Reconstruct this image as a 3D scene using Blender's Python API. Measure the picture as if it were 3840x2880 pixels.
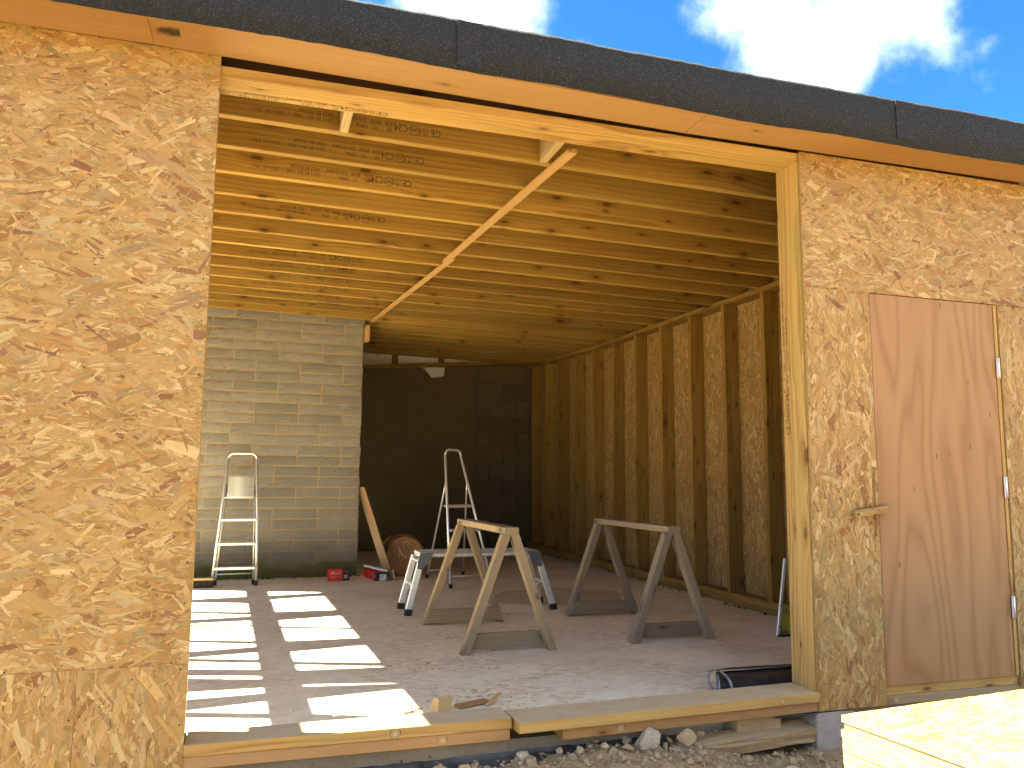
import bpy, bmesh, math, random
import numpy as np
from mathutils import Vector, Matrix

# ------------------------------------------------------------------ scene, camera, sky, sun
for o in list(bpy.data.objects):
    bpy.data.objects.remove(o)
scene = bpy.context.scene
COL = scene.collection
rad = math.radians

cam_d = bpy.data.cameras.new('camera')
cam_d.sensor_width = 36.0
cam_d.lens = 27.907
cam_d.clip_start = 0.05
cam_d.clip_end = 2000.0
cam = bpy.data.objects.new('camera', cam_d)
COL.objects.link(cam)
CAM = Vector((0.2176, -3.047, 1.0301))
yaw, pitch, roll = 0.3018, 0.1188, 0.0086
fw = Vector((math.sin(yaw) * math.cos(pitch), math.cos(yaw) * math.cos(pitch), math.sin(pitch)))
rt = Vector((math.cos(yaw), -math.sin(yaw), 0))
up = rt.cross(fw)
rt2 = rt * math.cos(roll) + up * math.sin(roll)
up2 = -rt * math.sin(roll) + up * math.cos(roll)
cam.matrix_world = Matrix(((rt2.x, up2.x, -fw.x, CAM.x), (rt2.y, up2.y, -fw.y, CAM.y),
                           (rt2.z, up2.z, -fw.z, CAM.z), (0, 0, 0, 1)))
scene.camera = cam

SUN_EL = rad(45.0)
SUN_TRAVEL = Vector((0.951 * math.cos(SUN_EL), -0.309 * math.cos(SUN_EL), -math.sin(SUN_EL)))
sun_d = bpy.data.lights.new('sun', 'SUN')
sun_d.energy = 4.2
sun_d.angle = rad(0.53)
sun_d.color = (1.0, 0.93, 0.82)
sun = bpy.data.objects.new('sun', sun_d)
COL.objects.link(sun)
sun.rotation_euler = SUN_TRAVEL.to_track_quat('-Z', 'Y').to_euler()
sun.location = (-8, 3, 9)

world = bpy.data.worlds.new('World')
scene.world = world
world.use_nodes = True
wt = world.node_tree
wt.nodes.clear()
w_out = wt.nodes.new('ShaderNodeOutputWorld')
w_bg = wt.nodes.new('ShaderNodeBackground')
w_bg.inputs['Strength'].default_value = 0.10
sky = wt.nodes.new('ShaderNodeTexSky')
sky.sky_type = 'NISHITA'
sky.sun_disc = False
sky.sun_elevation = SUN_EL
sky.sun_rotation = math.atan2(-0.951, 0.309)
sky.air_density = 1.0
sky.dust_density = 0.3
sky.ozone_density = 2.5
# clouds: noise on the sky direction projected on a flat cloud layer
w_tc = wt.nodes.new('ShaderNodeTexCoord')
w_off = wt.nodes.new('ShaderNodeVectorMath'); w_off.operation = 'ADD'
wt.links.new(w_tc.outputs['Generated'], w_off.inputs[0])
w_off.inputs[1].default_value = (79.21, 56.1, 29.7)
w_n = wt.nodes.new('ShaderNodeTexNoise')
w_n.inputs['Scale'].default_value = 3.9
w_n.inputs['Detail'].default_value = 9.0
w_n.inputs['Roughness'].default_value = 0.55
w_n.inputs['Distortion'].default_value = 0.0
wt.links.new(w_off.outputs['Vector'], w_n.inputs['Vector'])
w_r = wt.nodes.new('ShaderNodeMapRange')
w_r.interpolation_type = 'SMOOTHSTEP'
w_r.inputs['From Min'].default_value = 0.42
w_r.inputs['From Max'].default_value = 0.76
wt.links.new(w_n.outputs['Fac'], w_r.inputs['Value'])
w_mix = wt.nodes.new('ShaderNodeMix')
w_mix.data_type = 'RGBA'
wt.links.new(w_r.outputs['Result'], w_mix.inputs['Factor'])
w_tint = wt.nodes.new('ShaderNodeMix')
w_tint.data_type = 'RGBA'; w_tint.blend_type = 'MULTIPLY'
w_tint.inputs['Factor'].default_value = 1.0
w_tint.inputs[7].default_value = (0.042, 0.108, 0.222, 1)
wt.links.new(sky.outputs[0], w_tint.inputs[6])
wt.links.new(w_tint.outputs[2], w_mix.inputs[6])
w_mix.inputs[7].default_value = (3.2, 3.17, 3.10, 1)
wt.links.new(w_mix.outputs[2], w_bg.inputs['Color'])
wt.links.new(w_bg.outputs[0], w_out.inputs['Surface'])

vs = scene.view_settings
scene.display_settings.display_device = 'sRGB'
vs.view_transform = 'Standard'
vs.look = 'None'
vs.exposure = 4.28
vs.gamma = 1.0
vs.use_curve_mapping = False
vs.use_white_balance = True
vs.white_balance_temperature = 7200
vs.white_balance_tint = -6
cy = scene.cycles
scene.render.engine = 'CYCLES'
cy.max_bounces = 10
cy.diffuse_bounces = 7
cy.glossy_bounces = 4
cy.transmission_bounces = 4
cy.caustics_reflective = False
cy.caustics_refractive = False
cy.sample_clamp_indirect = 6.0
cy.use_denoising = True
try:
    cy.denoiser = 'OPENIMAGEDENOISE'
except Exception:
    pass

R = random.Random(7)
NR = np.random.default_rng(11)

# ------------------------------------------------------------------ material helpers
class NT:
    def __init__(self, name):
        self.m = bpy.data.materials.new(name)
        self.m.use_nodes = True
        self.t = self.m.node_tree
        self.t.nodes.clear()
        self.out = self.t.nodes.new('ShaderNodeOutputMaterial')
        self.b = self.t.nodes.new('ShaderNodeBsdfPrincipled')
        self.t.links.new(self.b.outputs[0], self.out.inputs['Surface'])
    def n(self, ty): return self.t.nodes.new(ty)
    def put(self, sock, v):
        if v is None: return
        if isinstance(v, bpy.types.NodeSocket): self.t.links.new(v, sock)
        elif isinstance(v, (tuple, list)) and len(v) == 3 and sock.type == 'RGBA': sock.default_value = (*v, 1)
        else: sock.default_value = v
    def base(self, c=None, rough=None, metal=None, spec=None):
        self.put(self.b.inputs['Base Color'], c); self.put(self.b.inputs['Roughness'], rough)
        self.put(self.b.inputs['Metallic'], metal); self.put(self.b.inputs['Specular IOR Level'], spec)
    def math(self, op, a, b=None, c=None, clamp=False):
        n = self.n('ShaderNodeMath'); n.operation = op; n.use_clamp = clamp
        for i, v in enumerate((a, b, c)): self.put(n.inputs[i], v) if v is not None else None
        return n.outputs[0]
    def vmath(self, op, a, b=None):
        n = self.n('ShaderNodeVectorMath'); n.operation = op
        self.put(n.inputs[0], a)
        if b is not None: self.put(n.inputs[1], b)
        return n.outputs['Vector']
    def obj(self): return self.n('ShaderNodeTexCoord').outputs['Object']
    def pos(self): return self.n('ShaderNodeNewGeometry').outputs['Position']
    def uv(self): return self.n('ShaderNodeTexCoord').outputs['UV']
    def rnd(self): return self.n('ShaderNodeObjectInfo').outputs['Random']
    def sep(self, v):
        n = self.n('ShaderNodeSeparateXYZ'); self.put(n.inputs[0], v); return n.outputs
    def comb(self, x, y, z):
        n = self.n('ShaderNodeCombineXYZ')
        for i, v in enumerate((x, y, z)): self.put(n.inputs[i], v)
        return n.outputs[0]
    def noise(self, v, scale=1.0, detail=2.0, rough=0.5, dist=0.0, color=False):
        n = self.n('ShaderNodeTexNoise')
        self.put(n.inputs['Vector'], v); n.inputs['Scale'].default_value = scale
        n.inputs['Detail'].default_value = detail; n.inputs['Roughness'].default_value = rough
        n.inputs['Distortion'].default_value = dist
        return n.outputs['Color' if color else 'Fac']
    def voro(self, v, scale=1.0, feature='F1', dims='3D'):
        n = self.n('ShaderNodeTexVoronoi'); n.feature = feature; n.voronoi_dimensions = dims
        self.put(n.inputs['Vector'], v); n.inputs['Scale'].default_value = scale
        return n.outputs
    def rng(self, v, a, b, c=0.0, d=1.0, smooth=False):
        n = self.n('ShaderNodeMapRange')
        if smooth: n.interpolation_type = 'SMOOTHSTEP'
        self.put(n.inputs['Value'], v)
        for k, x in zip(('From Min', 'From Max', 'To Min', 'To Max'), (a, b, c, d)): n.inputs[k].default_value = x
        return n.outputs['Result']
    def mix(self, f, a, b, mode='MIX'):
        n = self.n('ShaderNodeMix'); n.data_type = 'RGBA'; n.blend_type = mode
        self.put(n.inputs['Factor'], f); self.put(n.inputs[6], a); self.put(n.inputs[7], b)
        return n.outputs[2]
    def ramp(self, f, stops):
        n = self.n('ShaderNodeValToRGB'); self.put(n.inputs[0], f)
        e = n.color_ramp.elements
        while len(e) < len(stops): e.new(0.5)
        for k, (p, c) in zip(e, stops): k.position = p; k.color = (*c, 1)
        return n.outputs[0]
    def bump(self, h, strength=0.3, dist=0.002):
        n = self.n('ShaderNodeBump'); self.put(n.inputs['Height'], h)
        n.inputs['Strength'].default_value = strength; n.inputs['Distance'].default_value = dist
        self.t.links.new(n.outputs[0], self.b.inputs['Normal'])

def plain(name, c, rough=0.6, metal=0.0, spec=0.3):
    k = NT(name); k.base(c, rough, metal, spec); return k.m

def timber_mat(name, light, mid, dark, knot=(0.035, 0.022, 0.010), ring=95.0, contrast=1.0, knots=0.55,
               stain=None, stain_amt=0.0, tint=0.22, rough=0.7):
    """solid timber: rings about a pith beside the piece, knots, fibres; local X runs along the grain"""
    k = NT(name)
    r = k.rnd()
    off = k.comb(k.math('MULTIPLY', r, 37.0), k.math('MULTIPLY', k.math('FRACT', k.math('MULTIPLY', r, 7.31)), 11.0),
                 k.math('MULTIPLY', k.math('FRACT', k.math('MULTIPLY', r, 13.7)), 9.0))
    p = k.obj()
    po = k.vmath('ADD', p, off)
    warp = k.noise(k.vmath('MULTIPLY', po, (0.9, 5.0, 5.0)), 1.0, 2.0, 0.5, color=True)
    warp = k.vmath('MULTIPLY', k.vmath('SUBTRACT', warp, (0.5, 0.5, 0.5)), (0.0, 0.085, 0.085))
    ps = k.sep(po)
    vk = k.voro(k.comb(k.math('MULTIPLY', ps[0], 2.7), k.math('MULTIPLY', k.math('ADD', ps[1], ps[2]), 7.5), 0.0), 1.0, dims='2D')
    cellc = k.sep(vk['Color'])
    cellr = cellc[0]
    dk = k.math('ADD', k.math('MULTIPLY', vk['Distance'], k.math('ADD', 0.65, k.math('MULTIPLY', cellc[1], 1.5))), k.math('MULTIPLY', k.math('LESS_THAN', cellr, 1.0 - knots), 5.0))
    q = k.sep(k.vmath('ADD', p, warp))
    oy = k.math('ADD', k.math('MULTIPLY', k.math('SUBTRACT', k.math('FRACT', k.math('MULTIPLY', r, 5.77)), 0.5), 0.16), 0.02)
    oz = k.math('ADD', k.math('MULTIPLY', k.math('SUBTRACT', k.math('FRACT', k.math('MULTIPLY', r, 3.19)), 0.5), 0.16), 0.01)
    yy = k.math('ADD', q[1], oy); zz_ = k.math('ADD', q[2], oz)
    rr = k.math('SQRT', k.math('ADD', k.math('MULTIPLY', yy, yy), k.math('MULTIPLY', zz_, zz_)))
    rr = k.math('ADD', rr, k.math('MULTIPLY', k.math('POWER', 2.718, k.math('MULTIPLY', dk, -7.0)), 0.035))
    rr = k.math('ADD', rr, k.math('MULTIPLY', q[0], 0.006))
    rr = k.math('ADD', rr, k.math('MULTIPLY', k.noise(k.vmath('MULTIPLY', po, (1.6, 22.0, 22.0)), 1.0, 2.0), 0.022))
    s = k.math('FRACT', k.math('MULTIPLY', rr, ring))
    late = k.math('POWER', s, 2.2)
    late = k.math('MULTIPLY', late, k.rng(k.math('MULTIPLY', s, 1.0), 0.88, 1.0, 1.0, 0.0))
    late = k.math('MULTIPLY', late, k.rng(k.noise(k.vmath('MULTIPLY', po, (1.1, 8.0, 8.0)), 1.0, 2.0), 0.35, 0.65, 0.3, 1.0))
    fib = k.noise(k.vmath('MULTIPLY', po, (3.0, 160.0, 160.0)), 1.0, 3.0, 0.6)
    broad = k.noise(k.vmath('MULTIPLY', po, (0.7, 6.0, 6.0)), 1.0, 3.0, 0.55)
    col = k.mix(k.rng(broad, 0.3, 0.7), light, mid)
    col = k.mix(k.math('MULTIPLY', late, contrast, clamp=True), col, dark)
    col = k.mix(k.rng(fib, 0.35, 0.75, 0.0, 0.28), col, dark)
    if stain is not None:
        sn = k.noise(k.vmath('MULTIPLY', po, (1.8, 9.0, 9.0)), 1.0, 4.0, 0.6)
        col = k.mix(k.rng(sn, 0.5, 0.72, 0.0, stain_amt), col, stain)
    kn = k.rng(dk, 0.045, 0.105, 1.0, 0.0, True)
    halo = k.rng(dk, 0.10, 0.30, 0.45, 0.0, True)
    col = k.mix(halo, col, dark)
    kc = k.mix(k.math('FRACT', k.math('MULTIPLY', dk, 60.0)), knot, dark)
    col = k.mix(kn, col, kc)
    hv = k.n('ShaderNodeHueSaturation')
    k.put(hv.inputs['Color'], col)
    k.put(hv.inputs['Value'], k.math('ADD', 1.0 - tint / 2, k.math('MULTIPLY', k.math('FRACT', k.math('MULTIPLY', r, 17.3)), tint)))
    k.base(hv.outputs[0], rough, 0.0, 0.25)
    k.bump(k.math('ADD', fib, k.math('MULTIPLY', late, -0.6)), 0.25, 0.0012)
    return k.m

M_TREAT = timber_mat('treated_timber', (0.4462, 0.2852, 0.103), (0.3818, 0.2254, 0.0681), (0.2162, 0.1086, 0.0258),
                     stain=(0.27, 0.24, 0.07), stain_amt=0.45, contrast=1.25, tint=0.3, ring=46.0, knots=0.6)
M_JOIST = timber_mat('joist_timber', (0.3705, 0.228, 0.0589), (0.2945, 0.1615, 0.0342), (0.1472, 0.0665, 0.0095),
                     stain=(0.24, 0.20, 0.05), stain_amt=0.4, contrast=0.95, tint=0.34, ring=36.0, knots=0.6)
M_STUD = timber_mat('stud_timber', (0.30, 0.18, 0.045), (0.24, 0.13, 0.026), (0.13, 0.06, 0.010),
                     stain=(0.20, 0.16, 0.04), stain_amt=0.5, contrast=0.9, tint=0.4, ring=36.0, knots=0.6)
M_FRESH = timber_mat('fresh_softwood', (0.3182, 0.1849, 0.0817), (0.2838, 0.1591, 0.0602), (0.1978, 0.0946, 0.031),
                     contrast=0.35, knots=0.2, ring=60, tint=0.14)
M_BATTEN = timber_mat('orange_batten', (0.4675, 0.289, 0.1275), (0.425, 0.2465, 0.0978), (0.289, 0.1445, 0.051), contrast=0.4, knots=0.25)
M_SAW = timber_mat('weathered_timber', (0.306, 0.2295, 0.1485), (0.225, 0.162, 0.1008), (0.126, 0.0855, 0.054),
                   stain=(0.20, 0.17, 0.14), stain_amt=0.55, contrast=0.55, ring=70, rough=0.8)
M_SAW_WARM = timber_mat('warm_weathered_timber', (0.34, 0.2422, 0.136), (0.2635, 0.1827, 0.102), (0.1445, 0.0935, 0.051),
                   stain=(0.17, 0.17, 0.15), stain_amt=0.6, contrast=0.5, ring=70, rough=0.8)
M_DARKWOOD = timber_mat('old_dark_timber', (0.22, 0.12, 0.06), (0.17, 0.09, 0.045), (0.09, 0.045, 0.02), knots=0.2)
def dusty(src, name):
    m = src.copy(); m.name = name
    t = m.node_tree
    b = next(n for n in t.nodes if n.type == 'BSDF_PRINCIPLED')
    old = b.inputs['Base Color'].links[0].from_socket
    g = t.nodes.new('ShaderNodeNewGeometry'); sp = t.nodes.new('ShaderNodeSeparateXYZ')
    t.links.new(g.outputs['True Normal'], sp.inputs[0])
    no = t.nodes.new('ShaderNodeTexNoise'); no.inputs['Scale'].default_value = 14.0; no.inputs['Detail'].default_value = 4.0
    t.links.new(g.outputs['Position'], no.inputs['Vector'])
    mr = t.nodes.new('ShaderNodeMapRange'); mr.inputs['From Min'].default_value = 0.25; mr.inputs['From Max'].default_value = 0.6
    mr.inputs['To Min'].default_value = 0.55; mr.inputs['To Max'].default_value = 0.9
    t.links.new(no.outputs['Fac'], mr.inputs['Value'])
    gt = t.nodes.new('ShaderNodeMath'); gt.operation = 'GREATER_THAN'; gt.inputs[1].default_value = 0.8
    t.links.new(sp.outputs[2], gt.inputs[0])
    mu = t.nodes.new('ShaderNodeMath'); mu.operation = 'MULTIPLY'
    t.links.new(gt.outputs[0], mu.inputs[0]); t.links.new(mr.outputs[0], mu.inputs[1])
    mx = t.nodes.new('ShaderNodeMix'); mx.data_type = 'RGBA'
    t.links.new(mu.outputs[0], mx.inputs['Factor']); t.links.new(old, mx.inputs[6]); mx.inputs[7].default_value = (0.43, 0.335, 0.22, 1)
    t.links.new(mx.outputs[2], b.inputs['Base Color'])
    return m
M_SILL = dusty(M_TREAT, 'dusty_sill_timber')

def ply_mat(name, a, b, c):
    k = NT(name)
    p = k.obj()
    n1 = k.noise(k.vmath('MULTIPLY', p, (0.55, 3.1, 3.1)), 1.0, 1.5, 0.4, 0.3)
    n1 = k.math('ADD', n1, k.math('MULTIPLY', k.noise(k.vmath('MULTIPLY', p, (2.0, 14, 14)), 1.0, 2.0), 0.03))
    band = k.math('FRACT', k.math('MULTIPLY', n1, 11.0))
    band = k.math('POWER', k.math('MULTIPLY', k.math('ABSOLUTE', k.math('SUBTRACT', band, 0.5)), 2.0), 2.0)
    fib = k.noise(k.vmath('MULTIPLY', p, (5.0, 260, 260)), 1.0, 3.0, 0.6)
    col = k.mix(k.math('MULTIPLY', band, 0.8), a, b)
    col = k.mix(k.rng(fib, 0.4, 0.8, 0.0, 0.3), col, b)
    v = k.voro(k.vmath('MULTIPLY', p, (5.5, 16, 16)), 1.0)
    fleck = k.math('MULTIPLY', k.rng(v['Distance'], 0.03, 0.12, 1.0, 0.0), k.math('GREATER_THAN', k.sep(v['Color'])[0], 0.72))
    col = k.mix(fleck, col, c)
    dirt = k.noise(k.vmath('MULTIPLY', p, (4, 4, 4)), 1.0, 4.0, 0.6)
    col = k.mix(k.rng(dirt, 0.62, 0.8, 0.0, 0.25), col, c)
    k.base(col, 0.6, 0.0, 0.3)
    return k.m
M_DOOR = ply_mat('red_plywood', (0.3001, 0.1636, 0.0713), (0.2175, 0.1044, 0.04), (0.1305, 0.0609, 0.0261))
M_PLY = ply_mat('brown_plywood', (0.45, 0.27, 0.14), (0.36, 0.20, 0.10), (0.2, 0.1, 0.05))

def osb_mats():
    k = NT('osb_strand')
    at = k.n('ShaderNodeVertexColor'); at.layer_name = 'Col'
    uv = k.uv()
    g = k.noise(k.vmath('MULTIPLY', uv, (9.0, 330.0, 0.0)), 1.0, 3.0, 0.6)
    g2 = k.noise(k.vmath('MULTIPLY', uv, (22.0, 60.0, 0.0)), 1.0, 2.0, 0.5)
    f = k.math('ADD', k.rng(g, 0.25, 0.75, 0.80, 1.13), k.rng(g2, 0.3, 0.7, -0.08, 0.08))
    cc = k.vmath('MULTIPLY', at.outputs['Color'], k.comb(f, f, f))
    k.base(cc, 0.62, 0.0, 0.3)
    k.bump(g, 0.25, 0.0008)
    e = NT('osb_core')
    p = e.pos()
    n = e.noise(e.vmath('MULTIPLY', p, (18.0, 18.0, 60.0)), 1.0, 4.0, 0.6)
    n2 = e.noise(p, 90.0, 3.0, 0.6)
    c = e.ramp(n, [(0.3, (0.18, 0.10, 0.032)), (0.5, (0.24, 0.142, 0.046)), (0.7, (0.265, 0.172, 0.066))])
    c = e.mix(e.rng(n2, 0.58, 0.72, 0.0, 0.6), c, (0.22, 0.11, 0.045))
    e.base(c, 0.75, 0.0, 0.25)
    e.bump(n2, 0.4, 0.002)
    ed = NT('osb_edge')
    p = ed.pos()
    n = ed.noise(ed.vmath('MULTIPLY', p, (28.0, 28.0, 260.0)), 1.0, 4.0, 0.65)
    n2 = ed.noise(ed.vmath('MULTIPLY', p, (60.0, 60.0, 180.0)), 1.0, 2.0, 0.6)
    c = ed.ramp(n, [(0.28, (0.15, 0.08, 0.025)), (0.45, (0.27, 0.165, 0.055)), (0.7, (0.36, 0.25, 0.10))])
    c = ed.mix(ed.rng(n2, 0.6, 0.7, 0.0, 0.8), c, (0.10, 0.055, 0.018))
    ed.base(c, 0.8, 0.0, 0.2)
    ed.bump(n, 0.6, 0.003)
    return k.m, e.m, ed.m
M_STRAND, M_OSB, M_OSBEDGE = osb_mats()

def metal_mat(name, c, rough, dirt=0.3):
    k = NT(name)
    p = k.obj()
    n = k.noise(p, 35.0, 4.0, 0.6)
    n2 = k.noise(k.vmath('MULTIPLY', p, (120, 120, 6)), 1.0, 2.0)
    col = k.mix(k.rng(n, 0.5, 0.75, 0.0, dirt), c, tuple(x * 0.45 for x in c))
    k.base(col, k.rng(n2, 0.3, 0.7, rough - 0.08, rough + 0.12), 0.55, 0.5)
    return k.m
M_ALU = metal_mat('aluminium', (0.78, 0.76, 0.71), 0.34)
M_ALU_DULL = metal_mat('dull_aluminium', (0.62, 0.60, 0.56), 0.5, 0.5)
M_STEEL = metal_mat('zinc_steel', (0.68, 0.67, 0.66), 0.42)
M_RUBBER = plain('black_rubber', (0.018, 0.018, 0.02), 0.6)
M_GREYPLASTIC = plain('grey_plastic', (0.09, 0.092, 0.095), 0.55)
M_INK = plain('black_ink', (0.045, 0.028, 0.014), 0.8)
M_BLACK = plain('black_card', (0.02, 0.02, 0.022), 0.5)
M_WHITE = plain('white_card', (0.75, 0.74, 0.72), 0.6)
M_RED = plain('red_card', (0.55, 0.028, 0.018), 0.42)
M_PINK = plain('pale_red_print', (0.7, 0.25, 0.2), 0.6)
M_GREYPRINT = plain('grey_print', (0.3, 0.3, 0.3), 0.6)
M_YELLOW = None

def concrete_floor_mat():
    k = NT('dusty_concrete')
    p = k.pos()
    n1 = k.noise(p, 1.1, 5.0, 0.6)
    n2 = k.noise(p, 9.0, 5.0, 0.65)
    n3 = k.noise(p, 140.0, 2.0, 0.5)
    col = k.mix(k.rng(n1, 0.35, 0.65), (0.77, 0.715, 0.565), (0.68, 0.615, 0.465))
    col = k.mix(k.rng(n2, 0.45, 0.75, 0.0, 0.5), col, (0.50, 0.44, 0.355))
    col = k.mix(k.rng(n3, 0.58, 0.75, 0.0, 0.35), col, (0.26, 0.22, 0.18))
    # sawdust trodden into the slab
    s1 = k.noise(k.vmath('MULTIPLY', p, (1.0, 1.4, 1.0)), 1.5, 4.0, 0.6, 0.4)
    s2 = k.noise(k.vmath('MULTIPLY', p, (14, 34, 1)), 1.0, 3.0, 0.65)
    sd = k.math('MULTIPLY', k.rng(s1, 0.42, 0.56), k.rng(s2, 0.44, 0.58))
    col = k.mix(k.math('MULTIPLY', sd, 0.6), col, (0.50, 0.36, 0.21))
    # damp patch on the slab under the right trestle
    q = k.sep(p)
    dx = k.math('DIVIDE', k.math('SUBTRACT', q[0], 2.75), 0.62)
    dy = k.math('DIVIDE', k.math('SUBTRACT', q[1], 3.72), 0.52)
    dd = k.math('SQRT', k.math('ADD', k.math('MULTIPLY', dx, dx), k.math('MULTIPLY', dy, dy)))
    dd = k.math('ADD', dd, k.math('MULTIPLY', k.noise(p, 3.0, 3.0), 0.7))
    col = k.mix(k.rng(dd, 1.28, 1.40, 0.42, 0.0), col, (0.17, 0.125, 0.09))
    k.base(col, 0.72, 0.0, 0.25)
    k.bump(k.math('ADD', n3, k.math('MULTIPLY', n2, 2.0)), 0.25, 0.002)
    return k.m
M_FLOOR = concrete_floor_mat()

def masonry_mat(name, a, b, c, scale=1.0, moss=False):
    k = NT(name)
    r = k.rnd()
    p = k.pos()
    po = k.vmath('ADD', p, k.comb(k.math('MULTIPLY', r, 50.0), k.math('MULTIPLY', r, 31.0), 0.0))
    n1 = k.noise(po, 6.0 * scale, 5.0, 0.65)
    n2 = k.noise(po, 60.0 * scale, 3.0, 0.6)
    scr = k.noise(k.vmath('MULTIPLY', k.vmath('ADD', po, k.comb(k.math('MULTIPLY', k.sep(p)[2], 0.9), 0.0, 0.0)), (6, 6, 150)), 1.0, 2.0, 0.5)
    col = k.mix(k.rng(n1, 0.3, 0.7), a, b)
    col = k.mix(k.rng(n2, 0.55, 0.72, 0.0, 0.5), col, c)
    col = k.mix(k.rng(scr, 0.62, 0.70, 0.0, 0.35), col, c)
    pit = k.voro(po, 28.0 * scale)
    col = k.mix(k.math('MULTIPLY', k.rng(pit['Distance'], 0.08, 0.2, 1.0, 0.0), k.math('GREATER_THAN', k.sep(pit['Color'])[0], 0.8)), col, tuple(x * 0.35 for x in c))
    hv = k.n('ShaderNodeHueSaturation'); k.put(hv.inputs['Color'], col)
    k.put(hv.inputs['Value'], k.math('ADD', 0.84, k.math('MULTIPLY', r, 0.3)))
    col = hv.outputs[0]
    if moss:   # green growth and rising damp at the foot of the wall
        z = k.math('ADD', k.sep(p)[2], k.math('MULTIPLY', k.noise(p, 4.0, 4.0, 0.6), -0.22))
        col = k.mix(k.rng(z, 0.12, 0.40, 0.62, 0.0), col, (0.085, 0.075, 0.065))
        col = k.mix(k.rng(z, -0.03, 0.09, 0.85, 0.0), col, (0.075, 0.072, 0.012))
    k.base(col, 0.85, 0.0, 0.2)
    k.bump(k.math('ADD', n2, n1), 0.5, 0.004)
    return k.m
M_BLOCK = masonry_mat('aerated_block', (0.2508, 0.22, 0.183), (0.2068, 0.1778, 0.1452), (0.1188, 0.0986, 0.0792), moss=True)
M_MORTAR = masonry_mat('sand_mortar', (0.414, 0.3128, 0.184), (0.3588, 0.2668, 0.1518), (0.2392, 0.1748, 0.1012), moss=True)
M_DENSE = masonry_mat('dense_block', (0.34, 0.295, 0.265), (0.26, 0.22, 0.195), (0.11, 0.09, 0.08), scale=2.6)
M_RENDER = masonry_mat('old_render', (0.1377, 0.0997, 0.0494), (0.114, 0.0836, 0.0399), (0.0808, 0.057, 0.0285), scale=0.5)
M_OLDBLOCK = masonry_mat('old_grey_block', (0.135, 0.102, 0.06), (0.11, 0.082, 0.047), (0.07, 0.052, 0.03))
M_BOARD = masonry_mat('white_backing_board', (0.80, 0.75, 0.66), (0.74, 0.69, 0.60), (0.6, 0.55, 0.46), scale=0.5)
M_SLAB = masonry_mat('slab_concrete', (0.19, 0.155, 0.115), (0.145, 0.115, 0.08), (0.09, 0.07, 0.05))
M_STONE = masonry_mat('rubble_stone', (0.408, 0.306, 0.187), (0.3145, 0.2253, 0.1318), (0.187, 0.1275, 0.068), scale=3.0)
M_LINTEL = masonry_mat('dirty_concrete', (0.36, 0.25, 0.14), (0.28, 0.19, 0.10), (0.17, 0.11, 0.055), scale=2.0)

def ground_mat():
    k = NT('sandy_ground')
    p = k.pos()
    n1 = k.noise(p, 1.4, 6.0, 0.6)
    n2 = k.noise(p, 22.0, 5.0, 0.7)
    n3 = k.noise(p, 130.0, 3.0, 0.6)
    col = k.mix(k.rng(n1, 0.35, 0.65), (0.207, 0.1518, 0.092), (0.1656, 0.115, 0.0662))
    col = k.mix(k.rng(n2, 0.4, 0.7, 0.0, 0.7), col, (0.30, 0.235, 0.16))
    col = k.mix(k.rng(n3, 0.55, 0.7, 0.0, 0.6), col, (0.15, 0.095, 0.05))
    # earth along the footing, its colour lightened and warmed to offset the shade
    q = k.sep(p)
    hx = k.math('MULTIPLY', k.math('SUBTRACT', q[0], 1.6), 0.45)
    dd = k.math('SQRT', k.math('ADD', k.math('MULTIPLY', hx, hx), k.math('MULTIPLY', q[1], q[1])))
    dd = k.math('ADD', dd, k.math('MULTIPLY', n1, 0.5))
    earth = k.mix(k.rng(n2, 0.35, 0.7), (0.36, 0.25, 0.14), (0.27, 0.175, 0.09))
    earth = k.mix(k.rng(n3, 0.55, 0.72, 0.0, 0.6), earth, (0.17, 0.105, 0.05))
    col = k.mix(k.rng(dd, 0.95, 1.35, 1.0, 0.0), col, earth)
    k.base(col, 0.9, 0.0, 0.15)
    k.bump(k.math('ADD', n3, k.math('MULTIPLY', n2, 3.0)), 0.8, 0.012)
    return k.m
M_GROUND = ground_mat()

def felt_mat():
    k = NT('mineral_felt')
    p = k.pos()
    n1 = k.noise(p, 210.0, 3.0, 0.7)
    n2 = k.noise(p, 3.0, 4.0, 0.6)
    v = k.voro(p, 330.0)
    col = k.mix(k.rng(n1, 0.4, 0.68), (0.0076, 0.0083, 0.0102), (0.0289, 0.0314, 0.0374))
    col = k.mix(k.math('GREATER_THAN', k.sep(v['Color'])[0], 0.93), col, (0.06, 0.063, 0.07))
    col = k.mix(k.rng(n2, 0.3, 0.7, 0.0, 0.25), col, (0.014, 0.014, 0.016))
    k.base(col, 0.8, 0.0, 0.3)
    k.bump(k.math('ADD', n1, v['Distance']), 0.9, 0.004)
    return k.m
M_FELT = felt_mat()

def dpm_mat():
    k = NT('black_membrane')
    n = k.noise(k.pos(), 14.0, 4.0, 0.6)
    k.base(k.mix(k.rng(n, 0.4, 0.7), (0.016, 0.016, 0.017), (0.05, 0.045, 0.04)), 0.38, 0.0, 0.45)
    k.bump(n, 0.5, 0.01)
    return k.m
M_DPM = dpm_mat()

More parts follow.
